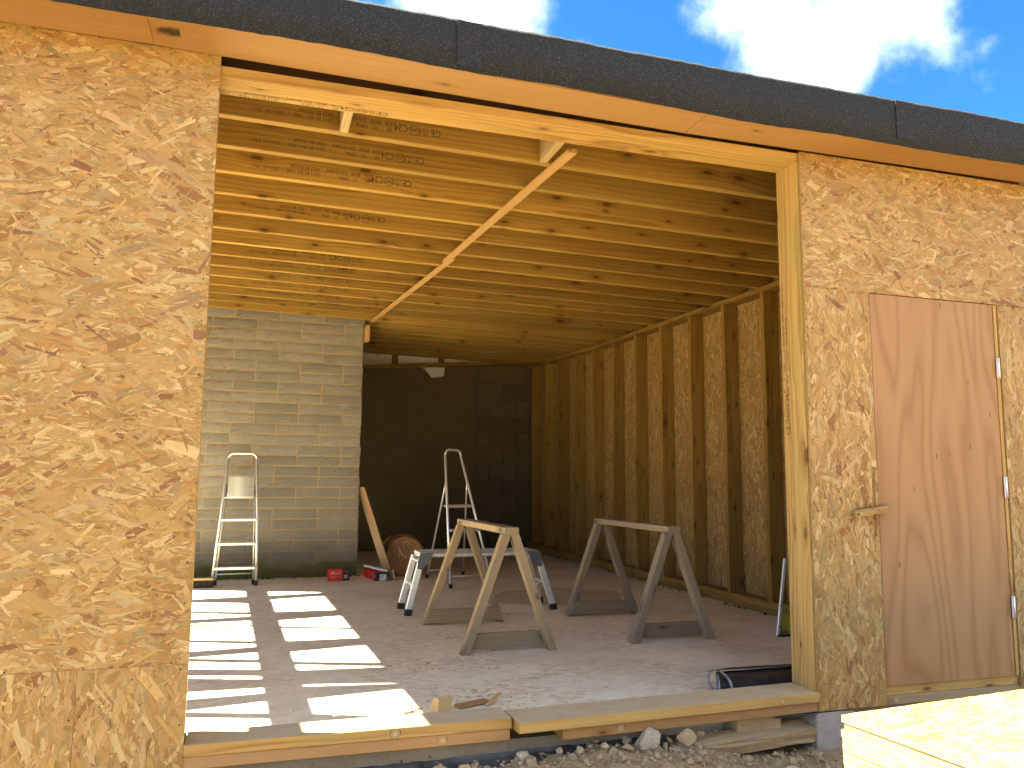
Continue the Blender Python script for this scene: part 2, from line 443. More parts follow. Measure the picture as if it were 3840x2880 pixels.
def paper_mat():
    k = NT('tan_wrapping')
    n = k.noise(k.obj(), 9.0, 5.0, 0.65)
    n2 = k.noise(k.obj(), 60.0, 3.0, 0.6)
    c = k.mix(k.rng(n, 0.3, 0.7), (0.42, 0.245, 0.105), (0.31, 0.165, 0.065))
    c = k.mix(k.rng(n2, 0.5, 0.75, 0.0, 0.4), c, (0.20, 0.10, 0.04))
    k.base(c, 0.75, 0.0, 0.2); k.bump(n, 0.5, 0.01)
    return k.m
M_PAPER = paper_mat()
def yellow_mat():
    k = NT('yellow_green_sheet')
    n = k.noise(k.pos(), 12.0, 4.0, 0.6)
    k.base(k.mix(k.rng(n, 0.45, 0.65), (0.34, 0.30, 0.03), (0.13, 0.10, 0.03)), 0.55)
    return k.m
M_YELLOW = yellow_mat()
M_BRISTLE = plain('dark_bristle', (0.045, 0.03, 0.02), 0.8)
M_CLEAR = NT('clear_plastic')
M_CLEAR.base((0.9, 0.92, 0.93), 0.12, 0.0, 0.5)
M_CLEAR.put(M_CLEAR.b.inputs['Transmission Weight'], 0.75)
M_CLEAR = M_CLEAR.m
M_SHAVE = plain('wood_shaving', (0.52, 0.335, 0.17), 0.8)
M_PALEWOOD = timber_mat('pale_offcut', (0.434, 0.315, 0.168), (0.385, 0.266, 0.126), (0.252, 0.147, 0.0595), knots=0.15)

def knot_mat():
    k = NT('knot_wood')
    p = k.obj()
    q = k.sep(p)
    rr = k.math('SQRT', k.math('ADD', k.math('MULTIPLY', q[1], q[1]), k.math('MULTIPLY', q[2], q[2])))
    rr = k.math('ADD', rr, k.math('MULTIPLY', k.noise(p, 90.0, 3.0), 0.006))
    col = k.ramp(k.math('MULTIPLY', rr, 38.0), [(0.0, (0.30, 0.20, 0.09)), (0.35, (0.40, 0.28, 0.13)), (0.6, (0.24, 0.15, 0.06)),
                                               (0.75, (0.33, 0.22, 0.09)), (0.86, (0.05, 0.03, 0.015)), (1.0, (0.05, 0.03, 0.015))])
    k.base(col, 0.7)
    return k.m
M_KNOT = knot_mat()

# ------------------------------------------------------------------ object helpers
def tag(o, label=None, cat=None, group=None, kind=None):
    if label: o['label'] = label
    if cat: o['category'] = cat
    if group: o['group'] = group
    if kind: o['kind'] = kind
    return o
def thing(name, loc, label=None, cat=None, group=None, kind=None):
    o = bpy.data.objects.new(name, None)
    o.empty_display_size = 0.1
    COL.objects.link(o)
    o.location = loc
    return tag(o, label, cat, group, kind)
def wloc(o):
    v = Vector(o.location)
    p = o.parent
    while p is not None:
        v = p.matrix_local_chain @ v if hasattr(p, 'matrix_local_chain') else v + Vector(p.location)
        p = p.parent
    return v
def link(name, me, parent=None, mat=None):
    o = bpy.data.objects.new(name, me)
    COL.objects.link(o)
    if mat is not None and len(me.materials) == 0: me.materials.append(mat)
    if parent is not None: o.parent = parent
    return o
WM = {}     # world matrices by object name (all set by hand, no depsgraph needed)
def place(o, mw):
    WM[o.name] = mw
    if o.parent is not None:
        pm = WM.get(o.parent.name)
        if pm is None:
            pm = Matrix.Translation(o.parent.location); WM[o.parent.name] = pm
        o.matrix_parent_inverse = Matrix.Identity(4)
        o.matrix_basis = pm.inverted() @ mw
    else:
        o.matrix_basis = mw
    return o
def mesh_from(name, verts, faces, mat=None, smooth=False):
    me = bpy.data.meshes.new(name)
    me.from_pydata([tuple(v) for v in verts], [], faces)
    me.update()
    if mat is not None: me.materials.append(mat)
    if smooth:
        for p in me.polygons: p.use_smooth = True
    return me
def frame(x, z=None):
    """rotation matrix with local X = x, local Z near z"""
    x = Vector(x).normalized()
    z = Vector(z if z is not None else (0, 0, 1))
    if abs(x.dot(z.normalized())) > 0.99: z = Vector((0, 1, 0)) if abs(x.y) < 0.9 else Vector((1, 0, 0))
    y = z.cross(x).normalized()
    z = x.cross(y).normalized()
    return Matrix((x, y, z)).transposed().to_4x4()
MESH_CACHE = {}
def timber_mesh(L, w, h, c=0.002, mat=None, cut0=0.0, cut1=0.0):
    """box from x=0 to L, width w (local Y), height h (local Z), arris rounded by c; cut = end slope (dx over dz)"""
    key = (round(L, 4), round(w, 4), round(h, 4), c, mat.name if mat else '', round(cut0, 3), round(cut1, 3))
    if key in MESH_CACHE: return MESH_CACHE[key]
    a, b = w / 2, h / 2
    prof = [(-a + c, -b), (a - c, -b), (a, -b + c), (a, b - c), (a - c, b), (-a + c, b), (-a, b - c), (-a, -b + c)]
    vs_ = [(cut0 * z, y, z) for y, z in prof] + [(L + cut1 * z, y, z) for y, z in prof]
    fs = [tuple(reversed(range(8))), tuple(range(8, 16))] + [(i, (i + 1) % 8, 8 + (i + 1) % 8, 8 + i) for i in range(8)]
    me = mesh_from('timber', vs_, fs, mat)
    MESH_CACHE[key] = me
    return me
def timber(name, p0, p1, w, h, mat, parent=None, zdir=(0, 0, 1), c=0.002, cut0=0.0, cut1=0.0):
    p0 = Vector(p0); p1 = Vector(p1)
    L = (p1 - p0).length
    o = link(name, timber_mesh(L, w, h, c, mat, cut0, cut1), parent)
    return place(o, Matrix.Translation(p0) @ frame(p1 - p0, zdir))
def box(name, lo, hi, mat, parent=None, c=0.002):
    """axis-aligned box, grain along its longest side"""
    lo = Vector(lo); hi = Vector(hi); d = hi - lo; m = (lo + hi) / 2
    ax = max(range(3), key=lambda i: d[i])
    if ax == 0: return timber(name, (lo.x, m.y, m.z), (hi.x, m.y, m.z), d.y, d.z, mat, parent, c=c)
    if ax == 1: return timber(name, (m.x, lo.y, m.z), (m.x, hi.y, m.z), d.x, d.z, mat, parent, c=c)
    return timber(name, (m.x, m.y, lo.z), (m.x, m.y, hi.z), d.x, d.y, mat, parent, zdir=(0, 1, 0), c=c)
def worldmesh(name, verts, faces, mat, parent=None, smooth=False):
    """mesh given in world coordinates"""
    cen = Vector((0, 0, 0))
    for v in verts: cen += Vector(v)
    cen /= len(verts)
    me = mesh_from(name, [Vector(v) - cen for v in verts], faces, mat, smooth)
    o = link(name, me, parent)
    return place(o, Matrix.Translation(cen))
def prism(name, poly, ext, mat, parent=None):
    """polygon (world points, counter-clockwise seen from the ext side's back) extruded by vector ext"""
    n = len(poly); ext = Vector(ext)
    vs_ = [Vector(p) for p in poly] + [Vector(p) + ext for p in poly]
    fs = [tuple(range(n)), tuple(reversed(range(n, 2 * n)))] + [(i, n + i, n + (i + 1) % n, (i + 1) % n) for i in range(n)]
    o = worldmesh(name, vs_, fs, mat, parent)
    bm = bmesh.new(); bm.from_mesh(o.data); bmesh.ops.recalc_face_normals(bm, faces=bm.faces); bm.to_mesh(o.data); bm.free()
    return o
def tube(name, pts, r, mat, parent=None, seg=8, flat=1.0, closed_ends=True, smooth=True):
    """round (or flattened) tube through world points"""
    pts = [Vector(p) for p in pts]
    vs_, fs = [], []
    for i, p in enumerate(pts):
        t = (pts[min(i + 1, len(pts) - 1)] - pts[max(i - 1, 0)]).normalized()
        u = t.cross(Vector((0, 1, 0)))
        if u.length < 0.05: u = t.cross(Vector((1, 0, 0)))
        u.normalize(); v = t.cross(u).normalized()
        for k in range(seg):
            a = 2 * math.pi * k / seg
            vs_.append(p + u * (r * math.cos(a)) + v * (r * flat * math.sin(a)))
    for i in range(len(pts) - 1):
        for k in range(seg):
            fs.append((i * seg + k, i * seg + (k + 1) % seg, (i + 1) * seg + (k + 1) % seg, (i + 1) * seg + k))
    if closed_ends:
        fs.append(tuple(reversed(range(seg)))); fs.append(tuple(range((len(pts) - 1) * seg, len(pts) * seg)))
    return worldmesh(name, vs_, fs, mat, parent, smooth)

PALETTE = np.array([(0.74, 0.515, 0.255), (0.70, 0.465, 0.21), (0.655, 0.41, 0.165), (0.71, 0.50, 0.275), (0.59, 0.345, 0.14),
                    (0.46, 0.23, 0.095), (0.47, 0.23, 0.13), (0.58, 0.43, 0.26), (0.90, 0.70, 0.43), (0.13, 0.07, 0.035)])
PWEIGHT = np.array([0.27, 0.26, 0.15, 0.13, 0.08, 0.04, 0.022, 0.03, 0.17, 0.0])
def strands(parent, org, u, v, nrm, w, h, per_m2, along_u=True, seed=1, size=1.0):
    """the pressed wood strands on a board face: each a thin polygon of its own"""
    rg = np.random.default_rng(seed)
    N = int(w * h * per_m2)
    if N < 4: return None
    big = rg.random(N) < 0.55
    L = np.where(big, np.clip(rg.lognormal(-2.62, 0.42, N), 0.025, 0.16), rg.uniform(0.012, 0.05, N)) * size
    W = np.where(big, np.clip(rg.lognormal(-4.32, 0.55, N), 0.004, 0.036), rg.uniform(0.002, 0.007, N)) * size
    W = np.minimum(W, L * 0.5)
    ang = rg.normal(0, 0.52, N) + (0 if along_u else math.pi / 2)
    cx = rg.uniform(0, w, N); cyv = rg.uniform(0, h, N)
    J = lambda s: rg.uniform(-s, s, N)
    lx = np.stack([-.5 + J(.04), J(.2), .5 + J(.06), .5 + J(.10), .5 + J(.06), J(.2), -.5 + J(.05), -.5 + J(.10)], 1) * L[:, None]
    ly = np.stack([-.5 + J(.15), -.5 + J(.10), -.5 + J(.25), J(.3), .5 + J(.25), .5 + J(.10), .5 + J(.15), J(.3)], 1) * W[:, None]
    ca, sa = np.cos(ang)[:, None], np.sin(ang)[:, None]
    X = np.clip(cx[:, None] + lx * ca - ly * sa, 0.0, w)
    Y = np.clip(cyv[:, None] + lx * sa + ly * ca, 0.0, h)
    # strands cut off by the sheet edge to slivers are left out
    area = lambda a, b: np.abs((a * np.roll(b, -1, 1) - b * np.roll(a, -1, 1)).sum(1)) * 0.5
    keep = (area(X, Y) > 0.45 * area(lx, ly)) & (area(lx, ly) > 1e-6)
    X, Y, lx, ly, L, W, big = X[keep], Y[keep], lx[keep], ly[keep], L[keep], W[keep], big[keep]
    N = int(keep.sum())
    rank = rg.permutation(N) / N
    rank = np.where(big, rank * 0.8, 0.2 + 0.8 * rank)
    Z = 0.0002 + 0.0013 * rank[:, None] + 0.00035 * (lx / L[:, None]) * J(1)[:, None] + 0.0004 * (ly / W[:, None]) * J(1)[:, None]
    Z = np.maximum(Z, 0.0001 + 0.0004 * rank[:, None])
    P = (np.array(org)[None, None] + X[..., None] * np.array(u) + Y[..., None] * np.array(v) + Z[..., None] * np.array(nrm)).reshape(-1, 3)
    idx = np.arange(N * 8).reshape(N, 8)
    flip = np.dot(np.cross(u, v), nrm) < 0
    if flip: idx = idx[:, ::-1]
    me = bpy.data.meshes.new('strands')
    me.vertices.add(N * 8); me.vertices.foreach_set('co', P.ravel())
    me.loops.add(N * 8); me.loops.foreach_set('vertex_index', idx.ravel().astype(np.int32))
    me.polygons.add(N)
    me.polygons.foreach_set('loop_start', (np.arange(N) * 8).astype(np.int32))
    me.update(calc_edges=True)
    c = PALETTE[rg.choice(len(PALETTE), N, p=PWEIGHT / PWEIGHT.sum())]
    c = np.clip(c * np.array([0.435, 0.385, 0.28]) * rg.normal(1, 0.105, (N, 1)) * rg.normal(1, 0.02, (N, 3)), 0.02, 0.85)
    # split strand ends read darker where resin soaked in
    rgba = np.concatenate([np.repeat(c, 8, 0), np.ones((N * 8, 1))], 1)
    att = me.color_attributes.new('Col', 'FLOAT_COLOR', 'POINT')
    att.data.foreach_set('color', rgba.ravel())
    uvl = me.uv_layers.new(name='UVMap')
    UV = np.stack([lx + rg.uniform(0, 50, N)[:, None], ly + rg.uniform(0, 50, N)[:, None]], 2)
    if flip: UV = UV[:, ::-1]
    uvl.data.foreach_set('uv', UV.ravel())
    me.materials.append(M_STRAND)
    o = link('strands', me, parent)
    place(o, Matrix.Identity(4))
    o['kind'] = 'stuff'
    return o
SEED = [100]
def osb_panel(parent, org, u, v, nrm, w, h, t, per_m2=2600, along_u=True, size=1.0, name='osb_panel', faces=True, label=None):
    """sheet whose outer face starts at org and spans w*u, h*v; body goes t behind the face"""
    org = Vector(org); u = Vector(u); v = Vector(v); nrm = Vector(nrm)
    poly = [org, org + u * w, org + u * w + v * h, org + v * h]
    o = prism(name, poly, -nrm * t, M_OSB, parent)
    o.data.materials.append(M_OSBEDGE)
    for pl in o.data.polygons:
        if abs(pl.normal.dot(nrm)) < 0.5: pl.material_index = 1
    if label: o['label'] = label
    SEED[0] += 1
    if faces:
        strands(o, org, u, v, nrm, w, h, per_m2, along_u, SEED[0], size)
    return o

# grade stamp printed on the structural timbers
def text_mesh(rows):
    """rows: (text, x, y, size, xscale); returns one mesh in the XY plane"""
    vs_, fs = [], []
    for body, x, y, size, xs in rows:
        cu = bpy.data.curves.new('print', 'FONT')
        cu.body = body; cu.size = size; cu.resolution_u = 2
        ob = bpy.data.objects.new('print', cu); COL.objects.link(ob)
        dg = bpy.context.evaluated_depsgraph_get()
        me = bpy.data.meshes.new_from_object(ob.evaluated_get(dg))
        k = len(vs_)
        vs_ += [(x + q.co.x * xs, y + q.co.y, 0.0) for q in me.vertices]
        fs += [tuple(k + i for i in p.vertices) for p in me.polygons]
        bpy.data.objects.remove(ob); bpy.data.curves.remove(cu); bpy.data.meshes.remove(me)
    return vs_, fs
def ring_poly(vs_, fs, cx, cy_, a, b, t, n=24):
    k = len(vs_)
    for i in range(n):
        g = 2 * math.pi * i / n
        vs_.append((cx + a * math.cos(g), cy_ + b * math.sin(g), 0)); vs_.append((cx + (a - t) * math.cos(g), cy_ + (b - t) * math.sin(g), 0))
    for i in range(n):
        j = (i + 1) % n
        fs.append((k + 2 * i, k + 2 * j, k + 2 * j + 1, k + 2 * i + 1))
tv, tf = text_mesh([('CE', 0.0, 0.008, 0.052, 0.85), ('UK', 0.062, 0.030, 0.024, 0.95), ('CA', 0.062, 0.008, 0.024, 0.95),
                    ('GHt', 0.103, 0.014, 0.034, 0.75), ('C24', 0.162, 0.006, 0.054, 0.72),
                    ('09', 0.237, 0.032, 0.026, 0.95), ('2358', 0.222, 0.004, 0.026, 0.95),
                    ('77', 0.305, 0.032, 0.026, 0.95), ('8520', 0.292, 0.004, 0.026, 0.95),
                    ('UPPA', 0.352, 0.032, 0.026, 0.9), ('Dry Graded', 0.362, 0.004, 0.026, 0.9),
                    (':2013 BS EN 14081-1 2005+A1 2011', 0.508, 0.032, 0.026, 0.94), (':2022 BS EN338', 0.508, 0.004, 0.026, 0.94),
                    ('1', 0.478, 0.032, 0.026, 0.95)])
ring_poly(tv, tf, 0.128, 0.027, 0.029, 0.026, 0.003)
STAMP = mesh_from('grade_stamp', tv, tf, M_INK)
def stamp(parent, p, xdir, ydir, s=1.0):
    x = Vector(xdir).normalized(); z = x.cross(Vector(ydir)).normalized(); y = z.cross(x)
    o = link('grade_stamp', STAMP, parent)
    m = Matrix((x * s, y * s, z * s)).transposed().to_4x4()
    return place(o, Matrix.Translation(Vector(p) + z * 0.0006) @ m)
def knot_disc(parent, p, r, nrm=(0, -1, 0), rz=0.9):
    vs_ = [(0.0015, 0, 0)] + [(0.0, r * math.cos(a) * (1 + 0.06 * math.sin(3 * a)), r * rz * math.sin(a)) for a in [2 * math.pi * i / 20 for i in range(20)]]
    me = mesh_from('knot', vs_, [(0, 1 + i, 1 + (i + 1) % 20) for i in range(20)], M_KNOT, True)
    o = link('knot', me, parent)
    return place(o, Matrix.Translation(Vector(p) + Vector(nrm) * 0.0008) @ frame(nrm))

def xw(y): return -1.45 - 0.043 * y            # line of the left side wall (not quite square to the front)
def zc(x, y):                                  # underside of the joists
    return 2.583 + 0.016 * y + 0.018 * (2.7 - x) + 0.006 * max(0.0, y - 5.0) ** 2

# ------------------------------------------------------------------ ground, slab
def sinh_axis(lo, hi, n, c, k):
    t = np.linspace(-1, 1, n)
    s = np.sinh(k * t) / math.sinh(k)
    return np.where(s < 0, c + s * (c - lo), c + s * (hi - c))
def ground_z(gx, gy):
    """height of the ground; rubble banked up against the slab"""
    rg = np.random.default_rng(5)
    gx = np.asarray(gx, float); gy = np.asarray(gy, float)
    near = np.exp(-(np.minimum(gy - 0.02, 0) / 0.40) ** 2) * np.clip((gx + 0.2) / 0.8, 0, 1) * np.clip((5.0 - gx) / 2.0, 0, 1)
    z = -0.27 + near * 0.215 - 0.075 * np.clip((gx - 1.95) / 0.35, 0, 1) * near
    bump = np.zeros(gx.shape)
    for f, a in ((1.3, 0.03), (4.0, 0.014), (11.0, 0.016), (26.0, 0.013), (47.0, 0.008)):
        for _ in range(4):
            an, ph = rg.uniform(0, 6.28), rg.uniform(0, 6.28)
            bump += a * 0.5 * np.sin(f * 6.28 / 2 * (gx * math.cos(an) + gy * math.sin(an)) + ph)
    fade = np.exp(-(np.hypot(gx - 1.7, gy) / 14) ** 2)
    z = z + bump * fade * (1 - 0.6 * near)
    return np.where((gy > 0.16) & (gy < 9.0) & (gx > -2.4) & (gx < 5.2), -0.42, z)
def ground():
    xs = np.sort(np.concatenate([sinh_axis(-420, 420, 70, 1.7, 7.5), np.linspace(0.3, 3.0, 150)]))
    ys = np.sort(np.concatenate([sinh_axis(-420, 420, 70, -0.3, 7.5), np.linspace(-0.75, 0.18, 80)]))
    gx, gy = np.meshgrid(xs, ys, indexing='ij')
    z = ground_z(gx, gy)
    n, m = gx.shape
    P = np.stack([gx, gy, z], 2).reshape(-1, 3)
    i = np.arange(n * m).reshape(n, m)
    F = np.stack([i[:-1, :-1], i[1:, :-1], i[1:, 1:], i[:-1, 1:]], 2).reshape(-1, 4)
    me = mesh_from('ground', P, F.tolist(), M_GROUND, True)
    o = link('ground', me)
    place(o, Matrix.Identity(4))
    tag(o, kind='structure')
ground()

slab = thing('concrete_floor', (1, 4, 0), kind='structure')
prism('floor_slab', [(-1.5, 0.165, 0), (4.16, 0.165, 0), (4.16, 8.55, 0), (-1.85, 8.55, 0)], (0, 0, -0.3), M_FLOOR, slab)
prism('slab_edge', [(-1.5, 0.03, 0.026), (1.75, 0.03, 0.026), (1.75, 0.162, 0.026), (-1.5, 0.162, 0.026)], (0, 0, -0.33), M_SLAB, slab)
prism('slab_edge', [(2.78, 0.02, 0.026), (4.7, 0.02, 0.026), (4.7, 0.162, 0.026), (2.78, 0.162, 0.026)], (0, 0, -0.33), M_SLAB, slab)

# ------------------------------------------------------------------ front wall
fwall = thing('front_wall', (1.2, 0.05, 0.03), 'sheathed timber front wall with wide opening and plywood door', 'wall')
NY = (0, -1, 0)
osb_panel(fwall, (-1.42, 0, 0.384), (1, 0, 0), (0, 0, 1), NY, 1.42, 2.23, 0.011, 4700, True)
osb_panel(fwall, (-1.42, 0, 0.031), (1, 0, 0), (0, 0, 1), NY, 1.0762, 0.3522, 0.011, 4700, False)
osb_panel(fwall, (-0.343, 0, 0.031), (1, 0, 0), (0, 0, 1), NY, 0.343, 0.3522, 0.011, 4700, False)
osb_panel(fwall, (2.585, 0, 1.930), (1, 0, 0), (0, 0, 1), NY, 2.05, 0.655, 0.011, 4700, True)
osb_panel(fwall, (2.585, 0, 0.031), (1, 0, 0), (0, 0, 1), NY, 0.366, 1.8983, 0.011, 4700, False)
osb_panel(fwall, (3.745, 0, 0.060), (1, 0, 0), (0, 0, 1), NY, 0.89, 1.868, 0.011, 4700, False)
# framing at the opening
timber('post', (2.624, 0.062, 0.114), (2.624, 0.062, 2.541), 0.092, 0.096, M_TREAT, fwall, zdir=(0, 1, 0))
pst = timber('post', (2.624, 0.142, 0.114), (2.624, 0.142, 2.541), 0.092, 0.064, M_TREAT, fwall, zdir=(0, 1, 0))
stamp(pst, (2.578, 0.120, 1.245), (0, 0, 1), (0, 1, 0), 0.84)
for y in (0.062, 0.142):
    timber('post', (-0.055, y, 0.114), (-0.055, y, 2.541), 0.092, 0.096 if y < 0.1 else 0.064, M_TREAT, fwall, zdir=(0, 1, 0))
hdr = timber('header_timber', (-1.40, 0.092, 2.563), (4.10, 0.092, 2.562), 0.156, 0.041, M_TREAT, fwall)
stamp(hdr, (0.655, 0.118, 2.5415), (-1, 0, 0), (0, 1, 0), 0.86)
for x in (-0.9, -0.45, 3.35, 4.0):
    timber('stud', (x, 0.085, 0.114), (x, 0.085, 2.541), 0.045, 0.14, M_TREAT, fwall, zdir=(0, 1, 0))
timber('noggin', (-1.40, 0.085, 0.383), (-0.102, 0.085, 0.383), 0.14, 0.045, M_TREAT, fwall)  # unseen backing added to stop sun leaking through the level sheet seam
timber('noggin', (2.671, 0.085, 1.951), (4.60, 0.085, 1.951), 0.14, 0.045, M_TREAT, fwall)
timber('stud', (-0.343, 0.085, 0.114), (-0.343, 0.085, 0.360), 0.045, 0.14, M_TREAT, fwall, zdir=(0, 1, 0))  # unseen backing added to close the upright sheet seam to light
# sill: two timbers laid flat on each other, cut short at the middle
s1 = timber('sill_timber', (0.001, 0.080, 0.0935), (1.176, 0.080, 0.0935), 0.16, 0.0395, M_SILL, fwall)
s2 = timber('sill_timber', (0.001, 0.083, 0.0520), (1.171, 0.083, 0.0520), 0.156, 0.0420, M_FRESH, fwall)
s3 = timber('sill_timber', (1.186, 0.031, 0.0895), (2.578, 0.084, 0.0935), 0.186, 0.0395, M_SILL, fwall)
s4 = timber('sill_timber', (1.374, 0.050, 0.0440), (2.582, 0.084, 0.0500), 0.156, 0.0420, M_FRESH, fwall)
for p, r, s in (((0.727, 0.0, 0.092), 0.021, s1), ((0.907, 0.005, 0.052), 0.020, s2), ((1.626, -0.0212, 0.0455), 0.020, s4), ((2.386, -0.0165, 0.0915), 0.014, s3)):
    knot_disc(s, p, r)
timber('sill_timber', (2.60, 0.090, 0.0885), (4.6, 0.090, 0.0885), 0.150, 0.041, M_TREAT, fwall)
s6 = timber('sill_timber', (2.60, 0.088, 0.0465), (4.6, 0.088, 0.0465), 0.152, 0.041, M_SAW_WARM, fwall)
knot_disc(s6, (3.013, 0.012, 0.046), 0.013)
box('sole_plate', (-1.40, 0.016, 0.032), (-0.002, 0.156, 0.113), M_TREAT, fwall)
# door: one plywood leaf hung between the sheets
door = timber('door', (3.335, 0.012, 0.112), (3.335, 0.012, 1.926), 0.757, 0.018, M_DOOR, fwall, zdir=(0, 1, 0))
tag(door, 'reddish plywood door leaf with three steel hinges')
box('door_stop', (3.7215, 0.004, 0.112), (3.7415, 0.030, 1.926), M_TREAT, fwall)
for z in (1.602, 1.009, 0.434):
    h = timber('hinge', (3.7175, -0.0055, z - 0.05), (3.7175, -0.0055, z + 0.05), 0.014, 0.012, M_STEEL, door, zdir=(0, 1, 0), c=0.004)
    tube('hinge_pin', [(3.7175, -0.012, z - 0.052), (3.7175, -0.012, z + 0.052)], 0.0055, M_STEEL, door)
osb_panel(fwall, (2.927, -0.010, 0.784), (1, 0, 0), (0, 0, 1), NY, 0.017, 0.315, 0.0095, 6000, False, 0.5, 'osb_strip')
lt = osb_panel(fwall, (2.800, -0.026, 0.868), Vector((0.21, 0, 0.026)).normalized(), Vector((-0.026, 0, 0.21)).normalized(), NY, 0.205, 0.032, 0.016, 5000, True, 0.6, 'turn_button',
               label='short OSB turn button holding the door shut')
tube('screw_head', [(2.815, -0.0285, 0.884), (2.815, -0.031, 0.884)], 0.005, M_INK, lt)
# nail heads along the sheet edges
nv, nf = [], []
for (x0, x1, z0, z1) in ((-0.75, -0.015, 0.40, 2.58), (2.605, 4.55, 1.95, 2.55), (2.605, 2.93, 0.06, 1.91), (3.77, 4.55, 0.09, 1.9), (-0.75, -0.36, 0.05, 0.365), (-0.325, -0.015, 0.05, 0.365)):
    pts = []
    n = max(2, int((z1 - z0) / 0.16))
    for i in range(n + 1):
        z = z0 + (z1 - z0) * i / n
        pts += [(x0 + 0.006, z), (x1 - 0.006, z)]
        if i % 2 == 0:
            pts += [(x0 + (x1 - x0) * 0.5, z)]
    for (x, z) in pts:
        x += R.uniform(-.008, .008); z += R.uniform(-.03, .03)
        k = len(nv); rr_ = R.uniform(0.0022, 0.0038)
        nv += [(x + rr_ * math.cos(a), -0.0021, z + rr_ * math.sin(a)) for a in [math.pi / 3 * j for j in range(6)]]
        nf.append(tuple(range(k, k + 6)))
nh = worldmesh('nail_heads', nv, nf, M_INK, fwall); nh['kind'] = 'stuff'

# concrete block that carries the corner
def rough_box(name, lo, hi, mat, parent=None, seed=1, amt=0.003, div=6):
    bm = bmesh.new()
    bmesh.ops.create_cube(bm, size=1.0)
    bmesh.ops.bevel(bm, geom=list(bm.edges), offset=0.02, segments=1, affect='EDGES')
    bmesh.ops.subdivide_edges(bm, edges=list(bm.edges), cuts=2, use_grid_fill=True)
    lo = Vector(lo); hi = Vector(hi); d = hi - lo
    rg = random.Random(seed)
    for v in bm.verts:
        v.co = Vector((v.co.x * d.x, v.co.y * d.y, v.co.z * d.z)) + Vector([rg.uniform(-amt, amt) for _ in range(3)])
    me = bpy.data.meshes.new(name); bm.to_mesh(me); bm.free()
    me.materials.append(mat)
    o = link(name, me, parent)
    return place(o, Matrix.Translation((lo + hi) / 2))
tag(rough_box('concrete_block', (2.572, 0.0, -0.195), (2.772, 0.19, 0.024), M_DENSE, None, 3, 0.002),
    'rough grey concrete block supporting the corner of the sheathed wall', 'block')

# ------------------------------------------------------------------ roof
roof = thing('roof', (1.2, 4, 2.8), 'flat timber roof with open joists and black felt edge', 'roof')
NJ = 22
STAMPED = {0: 0.985, 1: 0.98, 2: 0.975, 4: 0.935, 7: 0.92, 8: 0.90, 9: 0.90, 10: 0.90, 11: 0.88, 12: 0.90}
for k in range(NJ):
    y = 0.575 + 0.366 * k
    x0, x1 = xw(y) - 0.04, 4.14
    h = 0.195
    p0 = (x0, y + 0.0225, zc(x0, y) + h / 2); p1 = (x1, y + 0.0225, zc(x1, y) + h / 2)
    j = timber('joist', p0, p1, 0.045, h, M_JOIST, roof)
    if k in STAMPED:
        xs_ = STAMPED[k] + R.uniform(-0.02, 0.02)
        stamp(j, (xs_, y, zc(xs_, y) + 0.088), (-1, 0, 0.018), (0, 0, -1))
def zdeck(x, y): return zc(x, y) + 0.198
ydk = [0.02, 1.0, 3.0, 5.0, 6.5, 7.6, 8.65]
vs_, fs = [], []
for y in ydk:
    for x in (xw(y) - 0.06, 4.62):
        vs_ += [(x, y, zdeck(x, y)), (x, y, zdeck(x, y) + 0.018)]
for i in range(len(ydk) - 1):
    a = 4 * i; b = a + 4
    fs += [(a, b, b + 2, a + 2), (a + 1, a + 3, b + 3, b + 1), (a, a + 1, b + 1, b), (a + 2, b + 2, b + 3, a + 3)]
fs += [(0, 2, 3, 1), (4 * len(ydk) - 4, 4 * len(ydk) - 3, 4 * len(ydk) - 1, 4 * len(ydk) - 2)]
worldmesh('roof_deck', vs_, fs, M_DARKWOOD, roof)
# blocking between the first joists
for (x, y0, y1) in ((0.512, 0.205, 0.574), (1.50, 0.205, 0.574)):
    timber('blocking', (x, y0, zc(x, 0.4) + 0.072), (x, y1, zc(x, 0.4) + 0.072), 0.040, 0.14, M_PALEWOOD, roof)
timber('rim_joist', (xw(0) - 0.04, 0.185, zc(-1.5, 0.2) + 0.1), (4.14, 0.185, zc(4.14, 0.2) + 0.1), 0.04, 0.17, M_DARKWOOD, roof)
# strip nailed across the undersides of the joists
def bt(x, y, d): return (x, y, zc(x, y) - d)
timber('batten', bt(1.575, 0.36, 0.011), bt(1.452, 2.62, 0.011), 0.045, 0.020, M_BATTEN, roof)
timber('batten', bt(1.482, 2.50, 0.011), bt(1.262, 5.35, 0.011), 0.040, 0.020, M_BATTEN, roof)
# eaves: soffit boards, fascia and the felt turned down over it
SO = [(-1.52, -0.2335, 2.604, 2.612), (-0.2315, 1.963, 2.611, 2.584), (1.966, 4.62, 2.584, 2.601)]
for i, (xa, xb_, za, zb_) in enumerate(SO):
    timber('soffit_board', (xa, -0.108, za + 0.010), (xb_, -0.108, zb_ + 0.010), 0.200, 0.020, M_FRESH, roof)
timber('fascia_board', (-1.52, -0.2195, 2.690), (4.62, -0.2195, 2.682), 0.022, 0.180, M_FRESH, roof)
def scorch_mat():
    k = NT('scorch_mark')
    p = k.obj(); q = k.sep(p)
    dx = k.math('MULTIPLY', q[0], 9.5); dy = k.math('MULTIPLY', q[1], 21.0)
    d = k.math('SQRT', k.math('ADD', k.math('MULTIPLY', dx, dx), k.math('MULTIPLY', dy, dy)))
    d = k.math('ADD', d, k.math('MULTIPLY', k.math('SUBTRACT', k.noise(p, 38.0, 4.0, 0.65), 0.5), 1.1))
    k.base((0.035, 0.022, 0.010), 0.85)
    k.put(k.b.inputs['Alpha'], k.rng(d, 0.15, 0.85, 0.85, 0.0, True))
    return k.m
